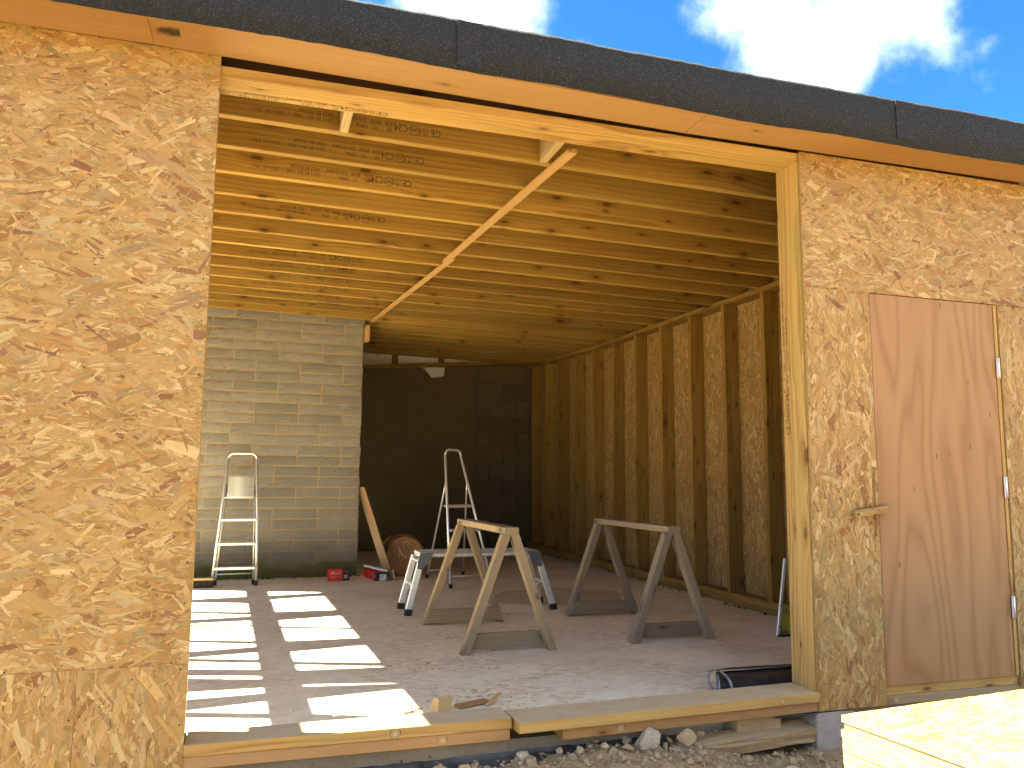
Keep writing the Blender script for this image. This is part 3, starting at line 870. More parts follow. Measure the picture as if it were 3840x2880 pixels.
sc = mesh_from('scorch_mark', [(-0.11, -0.05, 0), (0.11, -0.05, 0), (0.11, 0.05, 0), (-0.11, 0.05, 0)], [(3, 2, 1, 0)], scorch_mat())
so_ = link('scorch_mark', sc, roof)
place(so_, Matrix.Translation((-0.155, -0.125, 2.6098)) @ Matrix.Rotation(rad(-6), 4, 'Z'))
rgf = random.Random(21)
def felt():
    nx = 180
    xs = [-1.535 + (4.64 + 1.535) * i / nx for i in range(nx + 1)]
    vs_, fs = [], []
    for x in xs:
        zb_ = 2.596 - 0.0075 * (x + 0.5) + 0.006 * math.sin(x * 1.9 + 0.7) + 0.004 * math.sin(x * 5.3) + rgf.uniform(-0.0016, 0.0016)
        zt = 2.794 + 0.003 * math.sin(x * 2.3) + rgf.uniform(-0.0022, 0.0022)
        yo = -0.2335 + 0.003 * math.sin(x * 3.1) + 0.0018 * math.sin(x * 9.0)
        prof = [(yo + 0.001, zb_), (yo - 0.003, zb_), (yo - 0.003, (zb_ + zt) / 2), (yo - 0.002, zt - 0.012), (yo + 0.006, zt), (yo + 0.03, zt + 0.006), (0.4, zdeck(x, 0.4) + 0.024)]
        vs_ += [(x, a, b) for a, b in prof]
    m = 7
    for i in range(nx):
        for k in range(m - 1):
            a = i * m + k
            fs.append((a, a + m, a + m + 1, a + 1))
    return worldmesh('roof_felt', vs_, fs, M_FELT, roof, True)
felt()
for x in (0.86, 2.94):     # laps in the felt
    worldmesh('felt_lap', [(x, -0.2385, 2.603), (x + 0.10, -0.2385, 2.602), (x + 0.10, -0.2385, 2.785), (x, -0.2385, 2.786),
                           (x, -0.2365, 2.603), (x + 0.10, -0.2365, 2.602), (x + 0.10, -0.2365, 2.785), (x, -0.2365, 2.786)],
              [(0, 1, 2, 3), (0, 3, 7, 4), (1, 5, 6, 2), (3, 2, 6, 7), (0, 4, 5, 1)], M_FELT, roof)

# ------------------------------------------------------------------ right side wall (studs and sheathing seen from inside)
rwall = thing('side_wall', (4.08, 4.2, 0), 'right hand stud wall lined outside with strand board', 'wall')
XR = 4.008
STUD0, PITCH = 2.346, 0.576
ends = [0.20, 2.9, 5.7, 8.40]
for i in range(3):
    timber('bottom_plate', (XR + 0.07, ends[i] + 0.002, 0.0745), (XR + 0.07, ends[i + 1], 0.0745), 0.14, 0.045, M_STUD, rwall)
    timber('bottom_plate', (XR + 0.073, ends[i] + 0.002, 0.0285), (XR + 0.073, ends[i + 1], 0.0285), 0.14, 0.044, M_STUD, rwall)
    za, zb_ = zc(4.0, ends[i]), zc(4.0, ends[i + 1])
    timber('top_plate', (XR + 0.07, ends[i] + 0.002, za - 0.0235), (XR + 0.07, ends[i + 1], zb_ - 0.0235), 0.14, 0.044, M_STUD, rwall)
for k in range(-3, 11):
    y = STUD0 + PITCH * k
    yb = min(y + 0.0225, 8.36)
    jit = R.uniform(-0.004, 0.004)
    s = timber('stud', (XR + 0.072, yb, 0.098), (XR + 0.072 , yb, zc(4.0, yb) - 0.047), 0.045, 0.137, M_STUD, rwall, zdir=(1, 0, 0))
    if k in (0, 1, 3, 5, 6, 7, 8):
        z0 = R.uniform(1.2, 1.5)
        stamp(s, (XR + 0.05 + R.uniform(0.0, 0.03), yb - 0.0225, z0), (0, 0, 1), (-1, 0, 0), 0.95)
ys_ = [0.17, 1.39, 2.61, 3.83, 5.05, 6.27, 7.49, 8.42]
for a, b in zip(ys_[:-1], ys_[1:]):
    osb_panel(rwall, (XR + 0.142, a + 0.001, 0.0), (0, 1, 0), (0, 0, 1), (-1, 0, 0), b - a - 0.002, zc(4.1, a) + 0.175, 0.011, 2300, False, 0.85)

# ------------------------------------------------------------------ left side wall, unseen: uneven boards shaped to throw the floor sun patches
lwall = thing('slatted_wall', (-1.55, 3, 0), 'unseen left side wall, its uneven boards shaped to cast the floor sun stripes', 'wall')
def back(x, y):
    h = (x + 1.45 + 0.043 * y) / 0.9377
    return (y + 0.309 * h, h)
LOW = [((-.334, 4.854), (.062, 4.706), (-.29, 4.282), (.077, 4.34)), ((-.279, 4.1), (.096, 3.971), (-.248, 3.637), (.113, 3.533)),
       ((-.244, 3.546), (.125, 3.411), (-.225, 3.26), (.13, 3.306)), ((-.213, 3.104), (.143, 3.111), (-.211, 3.053), (.146, 2.955)),
       ((-.206, 2.987), (.151, 2.894), (-.171, 2.495), (.176, 2.382)), ((-.168, 2.421), (.189, 2.286), (-.147, 2.137), (.194, 2.179)),
       ((-.133, 1.962), (.207, 2.006), (-.133, 1.953), (.213, 1.833)), ((-.128, 1.863), (.224, 1.742), (-.116, 1.686), (.227, 1.586)),
       ((-.105, 1.541), (.236, 1.434), (-.101, 1.474), (.236, 1.37)), ((-.082, 1.186), (.25, 1.177), (-.073, 1.057), (.25, 1.079)),
       ((-.058, .860), (.262, .92), (-.058, .847), (.264, .743)), ((-.053, .763), (.275, .656), (-.039, .22), (.277, .10))]
UPP = [((.233, 4.648), (.788, 4.452), (.245, 4.345), (.787, 4.428)), ((.261, 4.093), (.815, 4.219), (.261, 3.986), (.806, 3.828)),
       ((.266, 3.929), (.811, 3.764), (.289, 3.47), (.825, 3.457)), ((.309, 3.057), (.836, 3.159), (.32, 2.874), (.852, 2.676)),
       ((.326, 2.799), (.857, 2.602), (.35, 2.316), (.87, 2.304)), ((.367, 1.963), (.88, 2.051), (.375, 1.749), (.889, 1.578)),
       ((.386, 1.666), (.912, 1.476), (.389, 1.513), (.914, 1.462)), ((.46, 1.19), (.90, 1.10), (.459, 1.160), (.90, 1.095)),
       ((.423, .902), (.91, .966), (.436, .693), (.89, .513)), ((.43, .44), (.95, .31), (.45, .05), (.95, -.10))]
H_RAIL0, H_RAIL1, H_HEAD = 1.876, 2.043, 2.557
def wp(y0, h, off=0.0): return Vector((xw(y0) + off, y0, h))
def board_between(e0, e1, h0, h1, hb, idx):
    """board whose far edge is e0 and near edge e1 (each two wall points), from h0 up to h1, run straight down to hb"""
    def at(e, h):
        (ya, ha), (yb, hb_) = e
        return ya + (yb - ya) * (h - ha) / (hb_ - ha)
    f0, f1 = at(e0, h0), at(e0, h1); n0, n1 = at(e1, h0), at(e1, h1)
    if f0 - n0 < 0.004: n0 = f0 - 0.004
    if f1 - n1 < 0.004: n1 = f1 - 0.004
    off = 0.012 * (idx % 2) + 0.003 * ((idx * 7) % 3)
    poly = [wp(n0, h0, -off), wp(f0, h0, -off), wp(f1, h1, -off), wp(n1, h1, -off)]
    if hb < h0 - 0.01:
        poly = [wp(n0, hb, -off), wp(f0, hb, -off)] + poly[1:] + [poly[0]]
    prism('board', poly, (-0.018, 0, 0), M_SAW_WARM, lwall)
for rows, h0, h1, hb in ((LOW, 1.18, H_RAIL0 + 0.03, 0.05), (UPP, H_RAIL1 - 0.03, H_HEAD + 0.03, H_RAIL1 - 0.03)):
    first = [back(*rows[0][0]), back(*rows[0][1])]
    far = [(5.92, 1.2), (5.92, 2.0)]
    board_between(far, first, h0, h1, hb, 1)
    for i in range(len(rows) - 1):
        e0 = [back(*rows[i][2]), back(*rows[i][3])]
        e1 = [back(*rows[i + 1][0]), back(*rows[i + 1][1])]
        board_between(e0, e1, h0, h1, hb, i)
for (za, zb_, off) in ((H_RAIL0, H_RAIL1, 0.0), (H_HEAD, 2.84, 0.0), (0.03, 0.12, 0.0)):
    prism('rail', [wp(0.16, za, 0.05), wp(5.9, za, 0.05), wp(5.9, zb_, 0.05), wp(0.16, zb_, 0.05)], (-0.0485, 0, 0), M_TREAT, lwall)
prism('end_board', [wp(5.921, 0.0, -0.01), wp(8.56, 0.0, -0.01), wp(8.56, 2.80, -0.01), wp(5.921, 2.70, -0.01)], (-0.02, 0, 0), M_SAW, lwall)

# ------------------------------------------------------------------ block wall
bwall = thing('block_wall', (0, 5.7, 0), 'grey block wall with mossy foot at the left back of the shed', 'wall')
YB = 5.634
prism('mortar_bed', [(-1.68, YB + 0.009, 0), (1.206, YB + 0.009, 0), (1.206, YB + 0.009, 2.86), (-1.68, YB + 0.009, 2.86)], (0, 0.20, 0), M_MORTAR, bwall)
def block_mesh(w, seed):
    rg = random.Random(seed)
    nx, nz = max(3, int(w / 0.06)), 3
    h, dep = 0.0965, 0.012
    vs_, fs = [], []
    for j in range(nz + 1):
        for i in range(nx + 1):
            e = i in (0, nx) or j in (0, nz)
            vs_.append((-w / 2 + w * i / nx + rg.uniform(-.0025, .0025), -dep + (rg.uniform(0.0005, 0.0065) if e else rg.uniform(-0.0015, 0.0012)), -h / 2 + h * j / nz + rg.uniform(-.0034, .0034)))
    for j in range(nz):
        for i in range(nx):
            a = j * (nx + 1) + i
            fs.append((a, a + 1, a + nx + 2, a + nx + 1))
    rim = [i for i in range(nx + 1)] + [j * (nx + 1) + nx for j in range(1, nz + 1)] + [nz * (nx + 1) + i for i in range(nx - 1, -1, -1)] + [j * (nx + 1) for j in range(nz - 1, 0, -1)]
    k = len(vs_)
    for r_ in rim: vs_.append((vs_[r_][0], 0.02, vs_[r_][2]))
    n = len(rim)
    for i in range(n): fs.append((rim[i], k + i, k + (i + 1) % n, rim[(i + 1) % n]))
    return mesh_from('block', vs_, fs, M_BLOCK)
BM_ = {}
def get_block(w, v):
    key = (round(w, 3), v)
    if key not in BM_: BM_[key] = block_mesh(w, hash(key) % 9999)
    return BM_[key]
for n in range(-1, 25):
    z = 0.045 + 0.11 * n + 0.055
    odd = (n // 2) % 2 == 1 if n >= 0 else True
    x = 0.104 if odd else -0.121
    x -= 4 * 0.4525
    right = 1.212 + R.uniform(-0.006, 0.006)
    while x < right - 0.02:
        a = max(x + 0.007, -1.66); b = min(x + 0.4525 - 0.007, right)
        if b - a > 0.04:
            w = round(b - a, 3)
            if abs(w - 0.4385) < 0.004: w = 0.4385
            zj = z
            o = link('block', get_block(w, R.randrange(7) if w == 0.4385 else R.randrange(2)), bwall)
            place(o, Matrix.Translation(((a + b) / 2, YB + 0.012 + R.uniform(-0.002, 0.002), zj)) @ Matrix.Rotation(R.uniform(-.004, .004), 4, 'Y'))
        x += 0.4525
box('timber_cleat', (1.215, 5.50, 2.50), (1.262, 5.62, 2.665), M_BATTEN, bwall)

# ------------------------------------------------------------------ back wall of the recess
kwall = thing('back_wall', (2.6, 8.4, 0), 'dark rendered back wall with old blockwork patch and timber plate', 'wall')
YK = 8.42
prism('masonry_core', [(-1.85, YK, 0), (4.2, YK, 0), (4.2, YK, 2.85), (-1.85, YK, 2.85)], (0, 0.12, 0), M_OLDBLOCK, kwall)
def beam_z(x): return 2.545 + (x - 1.2) * 0.0805
rgk = random.Random(9)
edge = [(3.17 + rgk.uniform(-.03, .03) + 0.04 * math.sin(i * 1.7), 0.02 + i * 0.16) for i in range(17)]
top_ = [(3.20, beam_z(3.2) - 0.012), (2.80, beam_z(2.8) - 0.012), (2.735, beam_z(2.7) - 0.012), (2.72, 2.53), (2.66, 2.515), (2.54, 2.50), (2.50, 2.545), (2.42, beam_z(2.42) - 0.012), (1.0, beam_z(1.0) - 0.012)]
poly = [(0.9, YK - 0.002, 0.0)] + [(x, YK - 0.002, z) for x, z in edge] + [(x, YK - 0.002, z) for x, z in top_]
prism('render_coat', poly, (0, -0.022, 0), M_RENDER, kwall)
poly = [(3.27, YK - 0.002, 2.475)] + [(3.27 + 0.07 * i, YK - 0.002, 2.475 + rgk.uniform(-.02, .015)) for i in range(1, 10)] + \
       [(3.98, YK - 0.002, 2.60), (3.95, YK - 0.002, beam_z(3.95) - 0.012), (3.29, YK - 0.002, beam_z(3.29) - 0.012)]
prism('render_coat', poly, (0, -0.022, 0), M_RENDER, kwall)
poly = [(4.11, YK - 0.002, 0.0), (4.2, YK - 0.002, 0.0), (4.2, YK - 0.002, 2.8), (4.06, YK - 0.002, 2.77), (4.10, YK - 0.002, 2.55), (4.16, YK - 0.002, 2.35), (4.12, YK - 0.002, 2.0)]
prism('render_coat', poly, (0, -0.018, 0), M_RENDER, kwall)
for r_ in range(10):
    z0 = 0.06 + r_ * 0.238
    xx = 3.24
    wlist = [0.42, 0.43] if r_ % 2 else [0.2, 0.43, 0.22]
    for w in wlist:
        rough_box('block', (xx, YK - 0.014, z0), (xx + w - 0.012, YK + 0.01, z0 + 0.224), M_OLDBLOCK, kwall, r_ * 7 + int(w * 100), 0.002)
        xx += w
timber('wall_plate', (0.9, YK - 0.07, beam_z(0.9) + 0.028), (4.0, YK - 0.07, beam_z(4.0) + 0.028), 0.09, 0.056, M_STUD, kwall)
for (xa, xb_) in ((0.9, 1.94), (2.03, 2.63), (2.73, 3.44), (3.54, 4.0)):
    prism('white_board', [(xa, YK - 0.03, beam_z(xa) + 0.058), (xb_, YK - 0.03, beam_z(xb_) + 0.058), (xb_, YK - 0.03, 2.90), (xa, YK - 0.03, 2.90)], (0, 0.012, 0), M_BOARD, kwall)
    timber('stud', (xb_ + 0.045, YK - 0.05, beam_z(xb_ + 0.045) + 0.06), (xb_ + 0.045, YK - 0.05, 2.90), 0.085, 0.06, M_DARKWOOD, kwall, zdir=(0, 1, 0))
prism('white_board', [(2.40, YK - 0.008, 2.45), (2.86, YK - 0.008, 2.45), (2.86, YK - 0.008, 2.66), (2.40, YK - 0.008, 2.66)], (0, 0.006, 0), M_BOARD, kwall)

# ------------------------------------------------------------------ trestles (saw horses)
def sawhorse(name, xc_near, xc_far, yn, yf, beam_y0, beam_y1, zt, half, bw, mat, beam_mat, label):
    t = thing(name, ((xc_near + xc_far) / 2, (yn + yf) / 2, 0), label, 'saw horse', 'timber saw horses on the slab')
    xa = lambda y: xc_near + (xc_far - xc_near) * (y - yn) / (yf - yn)
    timber('top_beam', (xa(beam_y0), beam_y0, zt - 0.0205), (xa(beam_y1), beam_y1, zt - 0.0205), bw, 0.041, beam_mat, t, c=0.003)
    for y in (yn, yf):
        for s in (-1, 1):
            x = xa(y)
            top = Vector((x + s * 0.026, y, zt - 0.042)); foot = Vector((x + s * (half - 0.028), y, 0.0))
            d = (foot - top)
            cut = d.x / -d.z           # ends cut level
            ln = d.length
            o = timber('leg', foot, top, 0.062, 0.052, mat, t, zdir=(s, 0, 0.0), c=0.003, cut0=-abs(cut) , cut1=-abs(cut))
            # local Z of the leg points outwards; level cuts follow its slope
        yb_ = y + (0.047 if y == yn else -0.047)
        x = xa(y)
        za, zb_ = 0.018, 0.108
        hw = lambda z: half - 0.028 - (half - 0.054) * z / (zt - 0.04)
        poly = [(x - hw(za) - 0.02, yb_ - 0.014, za), (x + hw(za) + 0.02, yb_ - 0.014, za), (x + hw(zb_) + 0.02, yb_ - 0.014, zb_), (x - hw(zb_) - 0.02, yb_ - 0.014, zb_)]
        o = prism('brace', poly, (0, 0.028, 0), mat, t)
        # grain runs along the brace: local X is already across the trestle
    return t
sawhorse('saw_horse', 1.672, 1.640, 1.645, 2.66, 1.605, 2.70, 0.737, 0.30, 0.088, M_SAW_WARM, M_SAW_WARM,
         'left saw horse with warm stained top, in front of the aluminium platform')
sawhorse('saw_horse', 2.790, 2.760, 1.685, 2.74, 1.645, 2.78, 0.730, 0.30, 0.086, M_SAW, M_SAW,
         'right saw horse of greyer timber, beside the stud wall')

# ------------------------------------------------------------------ step ladders and hop-up platform
def arc_top(pl, pr, r, n=6):
    """points over the top between two rails with rounded corners"""
    pl = Vector(pl); pr = Vector(pr)
    ex = (pr - pl).normalized(); upv = Vector((0, 0, 1))
    pts = []
    for i in range(n + 1):
        a = math.pi / 2 * i / n
        pts.append(pl + ex * (r - r * math.cos(a)) + upv * (r * math.sin(a)))
    for i in range(n + 1):
        a = math.pi / 2 * i / n
        pts.append(pr - ex * (r - r * math.sin(a)) + upv * (r * math.cos(a)))
    return pts
def lad1():
    t = thing('step_ladder', (0.0, 5.15, 0), 'folded aluminium step ladder leaning against the grey block wall', 'step ladder', 'aluminium step ladders')
    Y = lambda z: 5.08 + 0.16 * z
    rail = lambda s, z: Vector(((-0.197 + 0.0745 * z) if s < 0 else (0.204 - 0.0275 * z - 0.02 * max(0, z - 0.6)), Y(z), z))
    tube('rail', [rail(-1, 0.02), rail(-1, 0.6), rail(-1, 1.20)], 0.0135, M_ALU, t, flat=1.6)
    tube('rail', [rail(1, 0.02), rail(1, 0.6), rail(1, 1.20)], 0.0135, M_ALU, t, flat=1.6)
    tube('hand_hoop', arc_top(rail(-1, 1.20), rail(1, 1.20), 0.055), 0.0115, M_ALU, t)
    for z in (0.165, 0.390, 0.615):
        a, b = rail(-1, z), rail(1, z)
        o = timber('tread', a + Vector((0.012, -0.03, 0)), b + Vector((-0.012, -0.03, 0)), 0.085, 0.026, M_ALU, t, c=0.005)
    # top platform folded up, ribbed
    a, b = rail(-1, 0.83), rail(1, 0.83)
    pf = prism('platform', [a + Vector((0.03, -0.03, 0)), b + Vector((-0.035, -0.03, 0)), rail(1, 1.03) + Vector((-0.03, 0.0, 0)), rail(-1, 1.03) + Vector((0.03, 0.0, 0))], (0, 0.018, 0), M_ALU_DULL, t)
    for i in range(17):
        z = 0.842 + i * 0.0112
        tube('rib', [rail(-1, z) + Vector((0.035, -0.032 + 0.15 * (z - 0.83), 0)), rail(1, z) + Vector((-0.04, -0.032 + 0.15 * (z - 0.83), 0))], 0.003, M_ALU_DULL, pf, seg=5)
    tube('hinge_rod', [rail(-1, 0.825) + Vector((0, -0.012, 0)), rail(1, 0.825) + Vector((0, -0.012, 0))], 0.007, M_ALU, t)
    for s in (-1, 1):
        p0 = rail(s, 0.02) + Vector((-s * 0.026, 0.075, 0)); p1 = rail(s, 0.95) + Vector((-s * 0.02, 0.03, 0))
        tube('rear_leg', [p0, p1], 0.009, M_ALU_DULL, t)
        for p in (rail(s, 0), p0):
            box('rubber_foot', (p.x - 0.016, p.y - 0.022, 0.0), (p.x + 0.016, p.y + 0.022, 0.045), M_RUBBER, t, c=0.004)
    tube('rear_bar', [rail(-1, 0.10) + Vector((0.02, 0.06, 0)), rail(1, 0.10) + Vector((-0.02, 0.06, 0.006))], 0.006, M_ALU_DULL, t)
lad1()
def lad2():
    t = thing('step_ladder', (2.1, 4.85, 0), 'open aluminium step ladder standing behind the hop up platform', 'step ladder', 'aluminium step ladders')
    def rail(s, z):
        y = 4.43 + 0.335 * z + (0.10 if s > 0 else 0.0)
        x = (1.955 + 0.016 * z) if s < 0 else (2.395 - 0.185 * z)
        return Vector((x, y, z))
    for s in (-1, 1):
        tube('rail', [rail(s, 0.02), rail(s, 0.7), rail(s, 1.26)], 0.0135, M_ALU, t, flat=1.5)
        foot = Vector((1.893, 5.24, 0.02)) if s < 0 else Vector((2.325, 5.44, 0.02))
        tp = rail(s, 0.97) + Vector((0, 0.035, 0.0))
        tube('rear_leg', [foot, tp + (foot - tp) * 0.08, tp + Vector((0, -0.012, 0.01))], 0.010, M_ALU, t)
        for p in (rail(s, 0), foot):
            box('rubber_foot', (p.x - 0.015, p.y - 0.02, 0.0), (p.x + 0.015, p.y + 0.02, 0.04), M_RUBBER, t, c=0.004)
        tube('stay', [rail(s, 0.755) + Vector((0, 0.0, 0)), rail(s, 0.755) + Vector((0, 0.22, 0.0))], 0.006, M_ALU_DULL, t)
    tube('hand_hoop', arc_top(rail(-1, 1.26), rail(1, 1.26), 0.058), 0.012, M_ALU, t)
    a, b = rail(-1, 0.755), rail(1, 0.755)
    prism('platform', [a + Vector((0.014, -0.02, 0.012)), b + Vector((-0.014, -0.02, 0.012)), b + Vector((-0.014, 0.20, 0.012)), a + Vector((0.014, 0.20, 0.012))], (0, 0, -0.026), M_ALU, t)
    for z in (0.525, 0.29):
        a, b = rail(-1, z), rail(1, z)
        timber('tread', a + Vector((0.013, 0, 0)), b + Vector((-0.013, 0, 0)), 0.08, 0.024, M_ALU, t, c=0.005)
    tube('rear_bar', [(1.90, 5.20, 0.08), (2.33, 5.40, 0.08)], 0.008, M_ALU_DULL, t)
    tube('rear_bar', [rail(-1, 0.10) + Vector((0.01, 0.02, 0)), rail(1, 0.10) + Vector((-0.01, 0.02, 0))], 0.009, M_ALU_DULL, t)
lad2()
def platform():
    t = thing('hop_up_platform', (1.88, 3.2, 0), 'low aluminium hop up work platform with grey plastic corners', 'work platform')
    box('deck', (1.40, 3.055, 0.425), (2.36, 3.345, 0.460), M_ALU_DULL, t, c=0.012)
    for i in range(7):
        y = 3.085 + i * 0.038
        box('tread_rib', (1.42, y, 0.4605), (2.34, y + 0.014, 0.4635), M_ALU_DULL, t, c=0.001)
    for sx, xt, xf in ((-1, 1.405, 1.305), (1, 2.342, 2.478)):
        for y, dy in ((3.05, -0.005), (3.345, 0.03)):
            timber('leg', (xf, y + dy, 0.012), (xt, y, 0.42), 0.030, 0.052, M_ALU, t, zdir=(1, 0, 0), c=0.006)
            f = timber('rubber_foot', (xf - 0.002 * sx, y + dy, 0.0), (xf - sx * 0.008, y + dy, 0.048), 0.036, 0.058, M_RUBBER, t, zdir=(1, 0, 0), c=0.006)
            yy = y - 0.019 if y < 3.2 else y + 0.008
            prism('corner_bracket', [(xt - sx * 0.09, yy, 0.462), (xt + sx * 0.015, yy, 0.458), (xt + sx * 0.030, yy, 0.40), (xt - sx * -0.035 , yy, 0.345), (xt + sx * 0.0 , yy, 0.338), (xt - sx * 0.06, yy, 0.40)],
                  (0, 0.012, 0), M_GREYPLASTIC, t)
        for z in (0.215, 0.395):
            x = xf + (xt - xf) * z / 0.42
            timber('rung', (x, 3.06, z), (x, 3.345, z), 0.034, 0.020, M_ALU, t, c=0.004)
        xm = xf + (xt - xf) * 0.2 / 0.42
        tube('stay', [(xm, 3.20, 0.20), (xm - sx * 0.045, 3.345, 0.09)], 0.006, M_ALU_DULL, t)
platform()

# ------------------------------------------------------------------ things along the back
def carton1():
    t = thing('carton', (0.99, 5.24, 0), 'red and black carton at the foot of the grey block wall', 'box')
    rough_box('red_body', (0.886, 5.20, 0.0), (1.026, 5.30, 0.111), M_RED, t, 1, 0.0004)
    rough_box('black_end', (1.0262, 5.203, 0.0), (1.097, 5.30, 0.104), M_BLACK, t, 2, 0.0004)
    def pr(x0, z0, x1, z1, m, nm='print'):
        box(nm, (x0, 5.1975, z0), (x1, 5.1985 if x1 < 1.03 else 5.2005, z1), m, t, c=0.0001)
    vs_, fs = text_mesh([('xyfixx', 0.0, 0.0, 0.016, 0.85)])
    pr(0.918, 0.082, 0.944, 0.090, M_WHITE); pr(0.904, 0.072, 1.008, 0.0755, M_WHITE)
    pr(0.906, 0.050, 0.975, 0.053, M_PINK); pr(0.906, 0.043, 1.008, 0.0455, M_PINK); pr(0.906, 0.035, 0.952, 0.038, M_PINK); pr(0.906, 0.027, 0.938, 0.030, M_PINK)
    pr(1.042, 0.045, 1.076, 0.062, M_PINK); pr(1.040, 0.032, 1.076, 0.038, M_WHITE); pr(1.036, 0.092, 1.088, 0.095, M_GREYPRINT); pr(1.036, 0.004, 1.094, 0.006, M_GREYPRINT)
carton1()
def carton2():
    t = thing('carton', (1.36, 5.3, 0), 'long red carton with black end and white label, below the leaning plywood', 'box')
    prism('red_body', [(1.335, 5.165, 0), (1.455, 5.165, 0), (1.42, 5.56, 0), (1.275, 5.56, 0)], (0, 0, 0.074), M_RED, t)
    prism('black_end', [(1.342, 5.115, 0), (1.462, 5.120, 0), (1.458, 5.164, 0), (1.333, 5.164, 0)], (0, 0, 0.080), M_BLACK, t)
    prism('label_sticker', [(1.385, 5.1155, 0.004), (1.452, 5.1185, 0.004), (1.452, 5.1185, 0.066), (1.385, 5.1155, 0.066)], (0, -0.0008, 0), M_WHITE, t)
    for (x0, z0, x1, z1) in ((1.389, 0.030, 1.412, 0.036), (1.389, 0.046, 1.435, 0.048), (1.389, 0.054, 1.43, 0.056), (1.389, 0.04, 1.42, 0.042), (1.44, 0.008, 1.447, 0.02), (1.39, 0.012, 1.43, 0.014)):
        prism('print', [(x0, 5.1136, z0), (x1, 5.1146, z0), (x1, 5.1146, z1), (x0, 5.1136, z1)], (0, -0.0008, 0), M_INK, t)
    prism('print', [(1.3395, 5.130, 0.03), (1.3375, 5.142, 0.03), (1.3375, 5.142, 0.058), (1.3395, 5.130, 0.058)], (-0.0012, 0, 0), M_WHITE, t)
carton2()
tag(timber('trim_strip', (1.29, 5.52, 0.112), (1.452, 5.13, 0.099), 0.035, 0.018, M_WHITE, None), 'white trim offcut lying on the long red carton', 'trim')
pl = prism('plywood_sheet', [(1.222, 5.33, 0.925), (1.531, 5.22, 0.003), (1.531, 5.92, 0.003), (1.222, 5.92, 0.925)], (0.011, 0, 0.004), M_PLY)
tag(pl, 'brown plywood offcut leaning on the end of the block wall', 'plywood sheet')
tag(timber('lath', (1.556, 5.225, 0.0), (1.535, 5.245, 0.097), 0.014, 0.007, M_WHITE, None, zdir=(0, 1, 0)), 'short white lath leaning on the foot of the plywood', 'lath')
def big_roll():
    t = thing('wrapped_roll', (1.70, 5.75, 0), 'big roll in tan wrapping with its end folded in, behind the plywood', 'roll')
    rgx = random.Random(4)
    n, prof = 40, [(0.0, 0.035), (0.06, 0.03), (0.12, 0.022), (0.165, 0.010), (0.19, 0.002), (0.203, 0.012), (0.206, 0.06), (0.203, 0.25), (0.206, 0.50), (0.15, 0.52), (0.0, 0.52)]
    vs_, fs = [], []
    for r_, d in prof:
        for i in range(n):
            a = 2 * math.pi * i / n
            w = 1 + 0.012 * math.sin(a * 5 + d * 9) + rgx.uniform(-.004, .004)
            vs_.append((1.705 + r_ * w * math.cos(a), 5.48 + d + (0.008 * math.sin(a * 9 + r_ * 40) if 0.02 < r_ < 0.19 else 0), 0.206 + r_ * w * math.sin(a)))
    for k in range(len(prof) - 1):
        for i in range(n):
            fs.append((k * n + i, k * n + (i + 1) % n, (k + 1) * n + (i + 1) % n, (k + 1) * n + i))
    worldmesh('roll_body', vs_, fs, M_PAPER, t, True)
    tube('tie_band', [(1.705 + 0.2115 * math.cos(a), 5.60, 0.2115 + 0.2115 * math.sin(a)) for a in [2 * math.pi * i / 32 for i in range(33)]], 0.005, M_PAPER, t)
    tube('folded_flap', [(1.635, 5.488, 0.31), (1.645, 5.478, 0.27), (1.672, 5.474, 0.22), (1.71, 5.486, 0.185), (1.72, 5.492, 0.20)], 0.014, M_SHAVE, t, flat=0.35)
    tube('folded_flap', [(1.665, 5.486, 0.345), (1.70, 5.480, 0.36), (1.745, 5.48, 0.352), (1.76, 5.484, 0.325)], 0.008, M_SHAVE, t, flat=0.4)
    tube('folded_flap', [(1.642, 5.486, 0.235), (1.634, 5.482, 0.205), (1.637, 5.486, 0.185)], 0.008, M_SHAVE, t, flat=0.4)
big_roll()
def broom():
    t = thing('broom_head', (-0.36, 5.02, 0), 'dark bristled broom head on the slab beside the leaning ladder', 'broom')
    timber('stock', (-0.56, 5.02, 0.078), (-0.178, 5.02, 0.078), 0.06, 0.022, M_PALEWOOD, t, c=0.004)
    rg = random.Random(2)
    vs_, fs = [], []
    for i in range(520):
        x = rg.uniform(-0.555, -0.183); y = 5.02 + rg.uniform(-0.027, 0.027)
        dx, dy = rg.uniform(-.012, .012), rg.uniform(-.016, .010); w = 0.0022
        k = len(vs_)
        vs_ += [(x - w, y, 0.067), (x + w, y, 0.067), (x + w + dx, y + dy, 0.002), (x - w + dx, y + dy, 0.002), (x, y + w, 0.067), (x + dx, y + dy + w, 0.002)]
        fs += [(k, k + 1, k + 2, k + 3), (k + 1, k + 4, k + 5, k + 2), (k + 4, k, k + 3, k + 5)]
    o = worldmesh('bristles', vs_, fs, M_BRISTLE, t); o['kind'] = 'stuff'
broom()

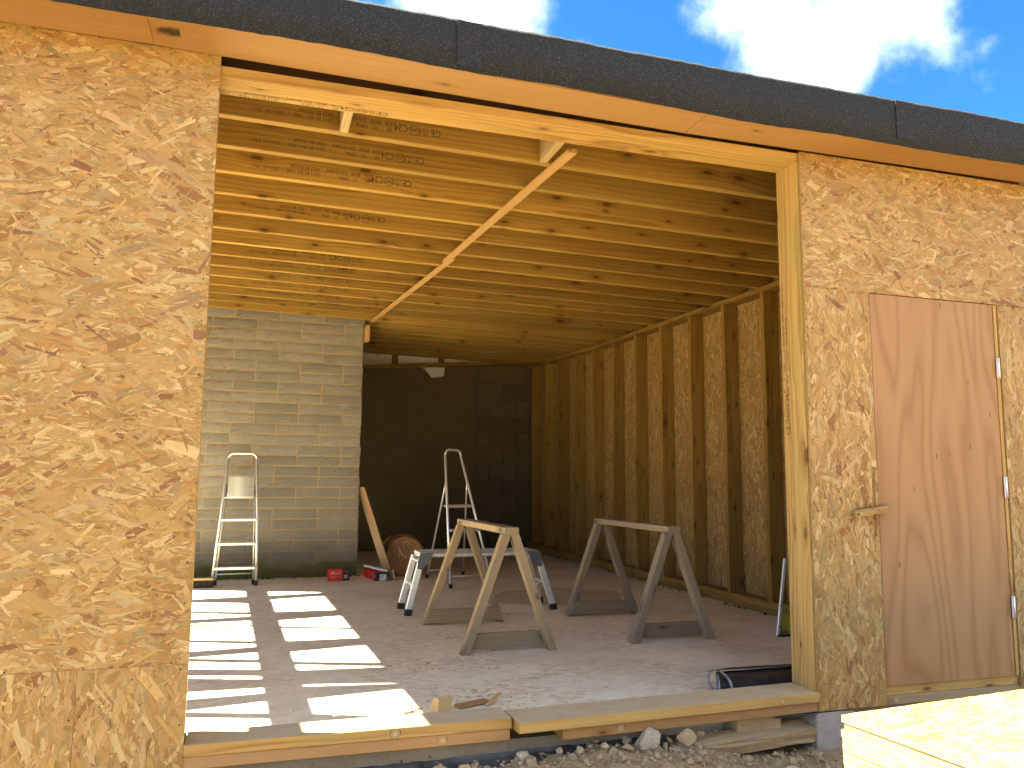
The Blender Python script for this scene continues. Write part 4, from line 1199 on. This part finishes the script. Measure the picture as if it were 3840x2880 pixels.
# ------------------------------------------------------------------ things near the sill
def membrane():
    t = thing('membrane_roll', (2.7, 0.45, 0), 'loose roll of black membrane in clear plastic behind the right sill', 'roll')
    xs = [2.375, 2.50, 2.75, 3.10]
    vs_, fs = [], []
    N = 54
    sp = []
    for i in range(N):
        a = 0.4 + i * 0.36
        r_ = 0.012 + 0.0012 * i
        sp.append((1.35 * r_ * math.cos(a), 0.70 * r_ * math.sin(a)))
    for x in xs:
        for (a, b) in sp: vs_.append((x + 0.5 * a * (x < 2.4), 0.47 + a, 0.054 + b))
    for k in range(len(xs) - 1):
        for i in range(N - 1): fs.append((k * N + i, k * N + i + 1, (k + 1) * N + i + 1, (k + 1) * N + i))
    worldmesh('membrane', vs_, fs, M_DPM, t, True)
    prism('loose_flap', [(2.345, 0.53, 0.096), (2.42, 0.50, 0.105), (3.10, 0.45, 0.107), (3.10, 0.53, 0.100), (2.50, 0.57, 0.095)], (0, 0, 0.002), M_DPM, t)
    tube('plastic_rim', [(2.371 + 0.5 * a_, 0.47 + a_ * 1.02, 0.054 + b_ * 1.02) for a_, b_ in sp[10:]], 0.0028, M_CLEAR, t, seg=6)
    N2 = 40
    vs2 = [(x, 0.47 + 0.104 * math.cos(2 * math.pi * i / N2), 0.054 + 0.054 * math.sin(2 * math.pi * i / N2)) for x in (2.375, 2.392) for i in range(N2)]
    worldmesh('plastic_sleeve', vs2, [(i, (i + 1) % N2, N2 + (i + 1) % N2, N2 + i) for i in range(N2)], M_CLEAR, t, True)
membrane()
wd = prism('offcut_block', [(0.958, 0.515, 0.0), (0.995, 0.485, 0.0), (0.995, 0.487, 0.068), (0.987, 0.495, 0.078), (0.972, 0.512, 0.060)], (0.066, 0.03, -0.0), M_PALEWOOD)
tag(wd, 'pale wooden offcut with sloping end standing behind the left sill', 'offcut')
o = prism('offcut_strip', [(1.090, 0.600, 0.006), (1.110, 0.552, 0.006), (1.262, 0.605, 0.010), (1.243, 0.648, 0.010)], (0, 0, 0.008), M_FRESH)
tag(o, 'flat orange offcut lying on the slab where the sill timbers meet', 'offcut')
o = timber('offcut_strip', (1.235, 0.57, 0.007), (1.325, 0.66, 0.030), 0.02, 0.008, M_BATTEN, None)
tag(o, 'small red brown splinter of wood beside the flat offcut', 'offcut')
for (a, b, w, lab) in (((0.60, 0.27, 0.116), (0.905, 0.45, 0.030), 0.010, 'longest pale splinter leaning over the sunlit sill edge'),
                       ((0.69, 0.36, 0.020), (0.93, 0.53, 0.028), 0.016, 'broad pale splinter beside the sunlit floor patch'),
                       ((0.52, 0.20, 0.1165), (0.64, 0.235, 0.1165), 0.008, 'short pale splinter on top of the left sill'),
                       ((2.02, 2.14, 0.004), (1.62, 2.10, 0.004), 0.010, 'thin pale lath on the slab between the two saw horses'),
                       ((1.66, 3.03, 0.004), (2.08, 2.92, 0.004), 0.016, 'brown lath on the slab under the hop up platform')):
    o = timber('splinter', a, b, w, 0.004, M_PALEWOOD if 'brown' not in lab else M_BATTEN, None, c=0.001)
    tag(o, lab, 'splinter', 'splinters of wood on the floor')
def side_frame():
    t = thing('leaning_frame', (3.62, 1.66, 0), 'pale metal frame with yellow green panel leaning behind the right post', 'frame')
    a = timber('rail', (3.545, 1.63, 0.004), (3.672, 1.70, 0.50), 0.022, 0.014, M_ALU, t, zdir=(0, -1, 0))
    timber('rail', (3.80, 1.60, 0.004), (3.93, 1.67, 0.50), 0.022, 0.014, M_ALU, t, zdir=(0, -1, 0))
    for z, m in ((0.062, 0.001), (0.198, 0.0), (0.222, 0.0)):
        f = z / 0.496
        p = Vector((3.545 + 0.127 * f, 1.63 + 0.07 * f - 0.0082, z))
        tube('rivet', [p, p + Vector((0, -0.0015, 0))], 0.0055, M_INK, a)
    prism('yellow_panel', [(3.562, 1.636, 0.012), (3.80, 1.604, 0.012), (3.86, 1.632, 0.20), (3.612, 1.664, 0.20)], (0, 0.006, 0.0), M_YELLOW, t)
    timber('foot_bar', (3.54, 1.628, 0.006), (3.81, 1.598, 0.006), 0.03, 0.012, M_RUBBER, t)
side_frame()

# ------------------------------------------------------------------ stack of strand board in the sun
th = rad(5.6)
U = Vector((math.cos(th), math.sin(th), 0)); V = Vector((math.sin(th), -math.cos(th), 0))
C0 = Vector((1.752, -1.171, 0.40))
NUM = ['top', 'second', 'third', 'fourth', 'fifth', 'sixth', 'seventh', 'eighth', 'ninth', 'tenth', 'eleventh', 'bottom']
rgs = random.Random(31)
for i in range(12):
    z = 0.40 - i * 0.0183
    s = C0 + U * (rgs.uniform(-.004, .004) - 0.004 * (i > 0)) + V * rgs.uniform(-.003, .003)
    if i == 1: s = s + U * 0.007
    s.z = z
    lab = ('top sheet of the sunlit strand board stack beside the door' if i == 0 else
           NUM[i] + ' sheet down in the sunlit strand board stack' if i < 11 else 'bottom sheet of the sunlit strand board stack')
    poly = [s, s + U * 2.0, s + U * 2.0 + V * 1.22, s + V * 1.22]
    o = prism('strand_board', poly, (0, 0, -0.0176), M_OSB)
    o.data.materials.append(M_OSBEDGE)
    for p_ in o.data.polygons:
        if abs(p_.normal.z) < 0.5: p_.material_index = 1
    tag(o, lab, 'strand board', 'strand board sheets stacked in the sun')
    if i == 0: strands(o, s, U, V, Vector((0, 0, 1)), 2.0, 1.22, 4000, True, 77, 1.0)
for a, lab in ((0.12, 'heavy timber bearer under the near end of the strand board stack'), (1.75, 'heavy timber bearer under the far end of the strand board stack')):
    p = C0 + U * a; q = p + V * 1.22
    zm = (0.40 - 12 * 0.0183 - 0.30) / 2
    o = timber('timber_bearer', (p.x, p.y, zm), (q.x, q.y, zm), 0.14, 0.40 - 12 * 0.0183 + 0.30, M_SAW, None)
    tag(o, lab, 'bearer')

# ------------------------------------------------------------------ rubble below the sill
def hull(rg, sx, sy, sz, n=16):
    bm = bmesh.new()
    for i in range(n):
        v = Vector((rg.gauss(0, 1), rg.gauss(0, 1), rg.gauss(0, 1))).normalized()
        v = v * rg.uniform(0.82, 1.05)
        bm.verts.new((v.x * sx, v.y * sy, v.z * sz))
    bmesh.ops.convex_hull(bm, input=list(bm.verts))
    loose = [v for v in bm.verts if not v.link_faces]
    bmesh.ops.delete(bm, geom=loose, context='VERTS')
    return bm
def stone(p, sx, sy, sz, seed, label, group=None, mat=None):
    rg = random.Random(seed)
    p = (p[0], p[1], max(p[2], float(ground_z(p[0], p[1])) + sz * 0.45))
    bm = hull(rg, sx, sy, sz, 18)
    bmesh.ops.bevel(bm, geom=list(bm.edges), offset=min(sx, sz) * 0.08, segments=1, affect='EDGES')
    bmesh.ops.triangulate(bm, faces=bm.faces)
    bmesh.ops.subdivide_edges(bm, edges=list(bm.edges), cuts=1)
    for v in bm.verts:
        v.co += Vector([rg.uniform(-1, 1) for _ in range(3)]) * min(sx, sy, sz) * 0.055
    me = bpy.data.meshes.new('stone'); bm.to_mesh(me); bm.free()
    me.materials.append(mat or M_STONE)
    o = link('stone', me)
    place(o, Matrix.Translation(p) @ Matrix.Rotation(rg.uniform(-.3, .3), 4, 'Y'))
    return tag(o, label, 'stone', group or 'rubble stones below the sill')
M_GREYSTONE = masonry_mat('grey_stone', (0.43, 0.35, 0.26), (0.35, 0.275, 0.195), (0.22, 0.165, 0.11), scale=3.0)
stone((1.735, -0.03, -0.085), 0.078, 0.035, 0.060, 1, 'largest flat grey stone under the right sill', mat=M_GREYSTONE)
stone((1.925, -0.01, -0.066), 0.050, 0.035, 0.046, 2, 'pale angular stone touching the left end of the dirty concrete piece')
stone((1.672, 0.03, -0.045), 0.030, 0.025, 0.026, 3, 'buff stone right under the knot of the lower sill')
stone((1.822, -0.02, -0.070), 0.014, 0.014, 0.026, 4, 'narrow upright brown stone between two bigger stones')
stone((1.862, 0.03, -0.052), 0.021, 0.02, 0.022, 5, 'round brown stone above the narrow upright stone')
stone((2.03, 0.06, -0.030), 0.026, 0.02, 0.018, 6, 'ochre stone wedged on top of the dirty concrete piece')
stone((2.115, 0.08, -0.038), 0.022, 0.02, 0.016, 7, 'light tan stone at the dark gap under the sill')
stone((2.325, -0.16, -0.106), 0.019, 0.018, 0.030, 8, 'upright white stone near the concrete block')
stone((2.372, -0.155, -0.108), 0.014, 0.014, 0.024, 9, 'small grey stone next to the concrete block')
stone((2.285, -0.20, -0.122), 0.050, 0.03, 0.022, 10, 'wide white stone at the bottom edge near the block', mat=M_GREYSTONE)
stone((0.895, 0.0, -0.062), 0.036, 0.03, 0.030, 11, 'brown pitted stone under the left sill knot')
stone((0.985, -0.02, -0.074), 0.030, 0.02, 0.024, 12, 'pale stone at the bottom edge below the left sill')
stone((1.215, -0.02, -0.068), 0.032, 0.02, 0.026, 13, 'grey flat stone below the gap between the sill timbers', mat=M_GREYSTONE)
stone((1.375, 0.0, -0.055), 0.019, 0.015, 0.019, 14, 'cream stone below the start of the lower right sill')
stone((1.445, -0.03, -0.07), 0.022, 0.02, 0.020, 15, 'tan stone left of the largest flat grey stone')
stone((1.55, -0.03, -0.076), 0.020, 0.018, 0.018, 16, 'white stone close to the largest flat grey stone')
def rubble():
    rg = np.random.default_rng(8)
    tpl = []
    for k in range(6):
        bm = hull(random.Random(900 + k), 1, 1, 0.75, 11)
        bm.verts.index_update()
        tpl.append((np.array([v.co[:] for v in bm.verts]), [[v.index for v in f.verts] for f in bm.faces])); bm.free()
    vs_, fs = [], []
    k = 0
    for i in range(2600):
        x = rg.uniform(0.5, 2.6); y = 0.05 - abs(rg.normal(0, 0.28))
        s = float(np.clip(rg.lognormal(-5.1, 0.7), 0.002, 0.026))
        z = float(ground_z(x, y)) + s * rg.uniform(-.2, .5)
        V_, F_ = tpl[i % 6]
        a = rg.uniform(0, 6.28)
        rot = np.array([[math.cos(a), -math.sin(a), 0], [math.sin(a), math.cos(a), 0], [0, 0, 1]])
        P = (V_ * s * rg.uniform(0.7, 1.3, 3)) @ rot.T + (x, y, z)
        vs_.append(P); fs += [tuple(k + j for j in f) for f in F_]; k += len(V_)
    o = link('rubble', mesh_from('rubble', np.concatenate(vs_), fs, M_STONE))
    place(o, Matrix.Identity(4)); tag(o, 'fine stony rubble below the sill', 'rubble', kind='stuff')
rubble()
lin = rough_box('concrete_fragment', (0, 0, 0), (0.66, 0.09, 0.055), M_LINTEL, None, 5, 0.004)
place(lin, Matrix.Translation((2.245, 0.035, -0.066)) @ Matrix.Rotation(rad(3.0), 4, 'Z') @ Matrix.Rotation(rad(-1.5), 4, 'Y') @ Matrix.Rotation(rad(14), 4, 'X'))
tag(lin, 'long dirt covered concrete fragment half buried under the right sill', 'rubble')
# black damp proof strip hanging from under the sill
def dpm_strip():
    rg = random.Random(12)
    vs_, fs = [], []
    n = 70
    for i in range(n + 1):
        x = 0.1 + 1.75 * i / n
        w = 0.006 * math.sin(x * 7) + 0.004 * math.sin(x * 19 + 1)
        zl = -0.036 - 0.008 * math.sin(x * 2.1) + rg.uniform(-.002, .002)
        prof = [(0.0285, zl + 0.022 + w * 0.3), (0.022 + w * .6, zl + 0.012), (0.012 + w, zl + 0.004), (-0.004 + w, zl - 0.004), (-0.022 + w, zl - 0.016)]
        vs_ += [(x, a, b) for a, b in prof]
    for i in range(n):
        for k in range(4):
            a = i * 5 + k; fs.append((a, a + 5, a + 6, a + 1))
    o = worldmesh('damp_proof_strip', vs_, fs, M_DPM, None, True)
    tag(o, 'crumpled black damp proof strip along the slab edge under the sill', 'membrane')
    o2 = prism('membrane_flap', [(2.38, 0.02, 0.020), (2.575, -0.004, 0.026), (2.575, 0.09, 0.027), (2.42, 0.10, -0.02)], (0.004, -0.002, -0.003), M_DPM)
    tag(o2, 'dark membrane flap sticking out beside the concrete block', 'membrane')
    o3 = rough_box('brick_piece', (2.20, 0.045, -0.055), (2.42, 0.15, 0.018), M_LINTEL, None, 6, 0.003)
    tag(o3, 'yellowish masonry piece packed under the right end of the sill', 'masonry')
dpm_strip()

# ------------------------------------------------------------------ sawdust, shavings and crumbs on the slab
def shavings():
    rg = np.random.default_rng(3)
    cl = [(1.15, 2.2, 0.28, 0.5, 330), (1.35, 1.55, 0.25, 0.12, 260), (1.25, 0.75, 0.22, 0.12, 220), (0.9, 3.2, 0.35, 0.8, 260), (1.9, 0.8, 0.5, 0.25, 260),
          (0.5, 2.0, 0.5, 1.3, 200), (1.4, 3.6, 0.4, 0.5, 160), (2.6, 2.6, 0.7, 0.9, 160), (0.7, 4.9, 0.5, 0.4, 130), (3.7, 4.5, 0.2, 1.8, 160), (0.2, 5.5, 0.7, 0.06, 220), (1.0, 0.65, 0.3, 0.15, 130)]
    vs_, fs = [], []
    k = 0
    for cx, cy_, sx, sy, n in cl:
        for _ in range(n):
            x, y = rg.normal(cx, sx), rg.normal(cy_, sy)
            if y < 0.19 or y > 5.6 or x < -1.2 or x > 3.98: continue
            L = float(np.clip(rg.lognormal(-4.6, 0.55), 0.004, 0.045)); W = L * rg.uniform(0.15, 0.55); a = rg.uniform(0, 6.28)
            c, s = math.cos(a), math.sin(a); h = rg.uniform(0.0008, 0.005)
            q = [(-L / 2, -W / 2, 0.0006), (0, -W / 2, h), (L / 2, -W / 2, 0.001), (L / 2, W / 2, 0.001), (0, W / 2, h), (-L / 2, W / 2, 0.0006)]
            vs_ += [(x + c * u_ - s * v_, y + s * u_ + c * v_, z_) for u_, v_, z_ in q]
            fs += [(k, k + 1, k + 4, k + 5), (k + 1, k + 2, k + 3, k + 4)]; k += 6
    o = link('wood_shavings', mesh_from('wood_shavings', vs_, fs, M_SHAVE))
    place(o, Matrix.Identity(4)); tag(o, 'wood shavings scattered on the slab', 'shavings', kind='stuff')
shavings()
def crumbs():
    rg = np.random.default_rng(6)
    vs_, fs = [], []
    k = 0
    bm = hull(random.Random(77), 1, 1, 0.8, 9); bm.verts.index_update()
    V_ = np.array([v.co[:] for v in bm.verts]); F_ = [[v.index for v in f.verts] for f in bm.faces]; bm.free()
    for _ in range(700):
        if rg.random() < 0.75: x, y = rg.uniform(-1.2, 1.25), 5.62 - abs(rg.normal(0, 0.05))
        else: x, y = 3.99 - abs(rg.normal(0, 0.03)), rg.uniform(1.5, 8.3)
        s = float(np.clip(rg.lognormal(-5.0, 0.5), 0.003, 0.02))
        P = V_ * s + (x, y, s * 0.4)
        vs_.append(P); fs += [tuple(k + j for j in f) for f in F_]; k += len(V_)
    o = link('mortar_crumbs', mesh_from('mortar_crumbs', np.concatenate(vs_), fs, M_MORTAR))
    place(o, Matrix.Identity(4)); tag(o, 'mortar crumbs along the foot of the walls', 'crumbs', kind='stuff')
crumbs()
M_CHALK = plain('white_chalk', (0.66, 0.61, 0.54), 0.9)
o = prism('chalk_line', [(2.10, 1.80, 0.0008), (2.103, 1.80, 0.0008), (2.352, 0.62, 0.0008), (2.347, 0.62, 0.0008)], (0, 0, 0.0004), M_CHALK)
tag(o, 'thin white chalk line across the slab towards the membrane roll', 'line')
o = prism('paper_scrap', [(2.27, 3.03, 0.001), (2.37, 3.03, 0.001), (2.38, 3.12, 0.001), (2.28, 3.13, 0.001)], (0, 0, 0.002), M_WHITE)
tag(o, 'white paper scrap by the right foot of the hop up platform', 'paper')
bpy.context.view_layer.update()
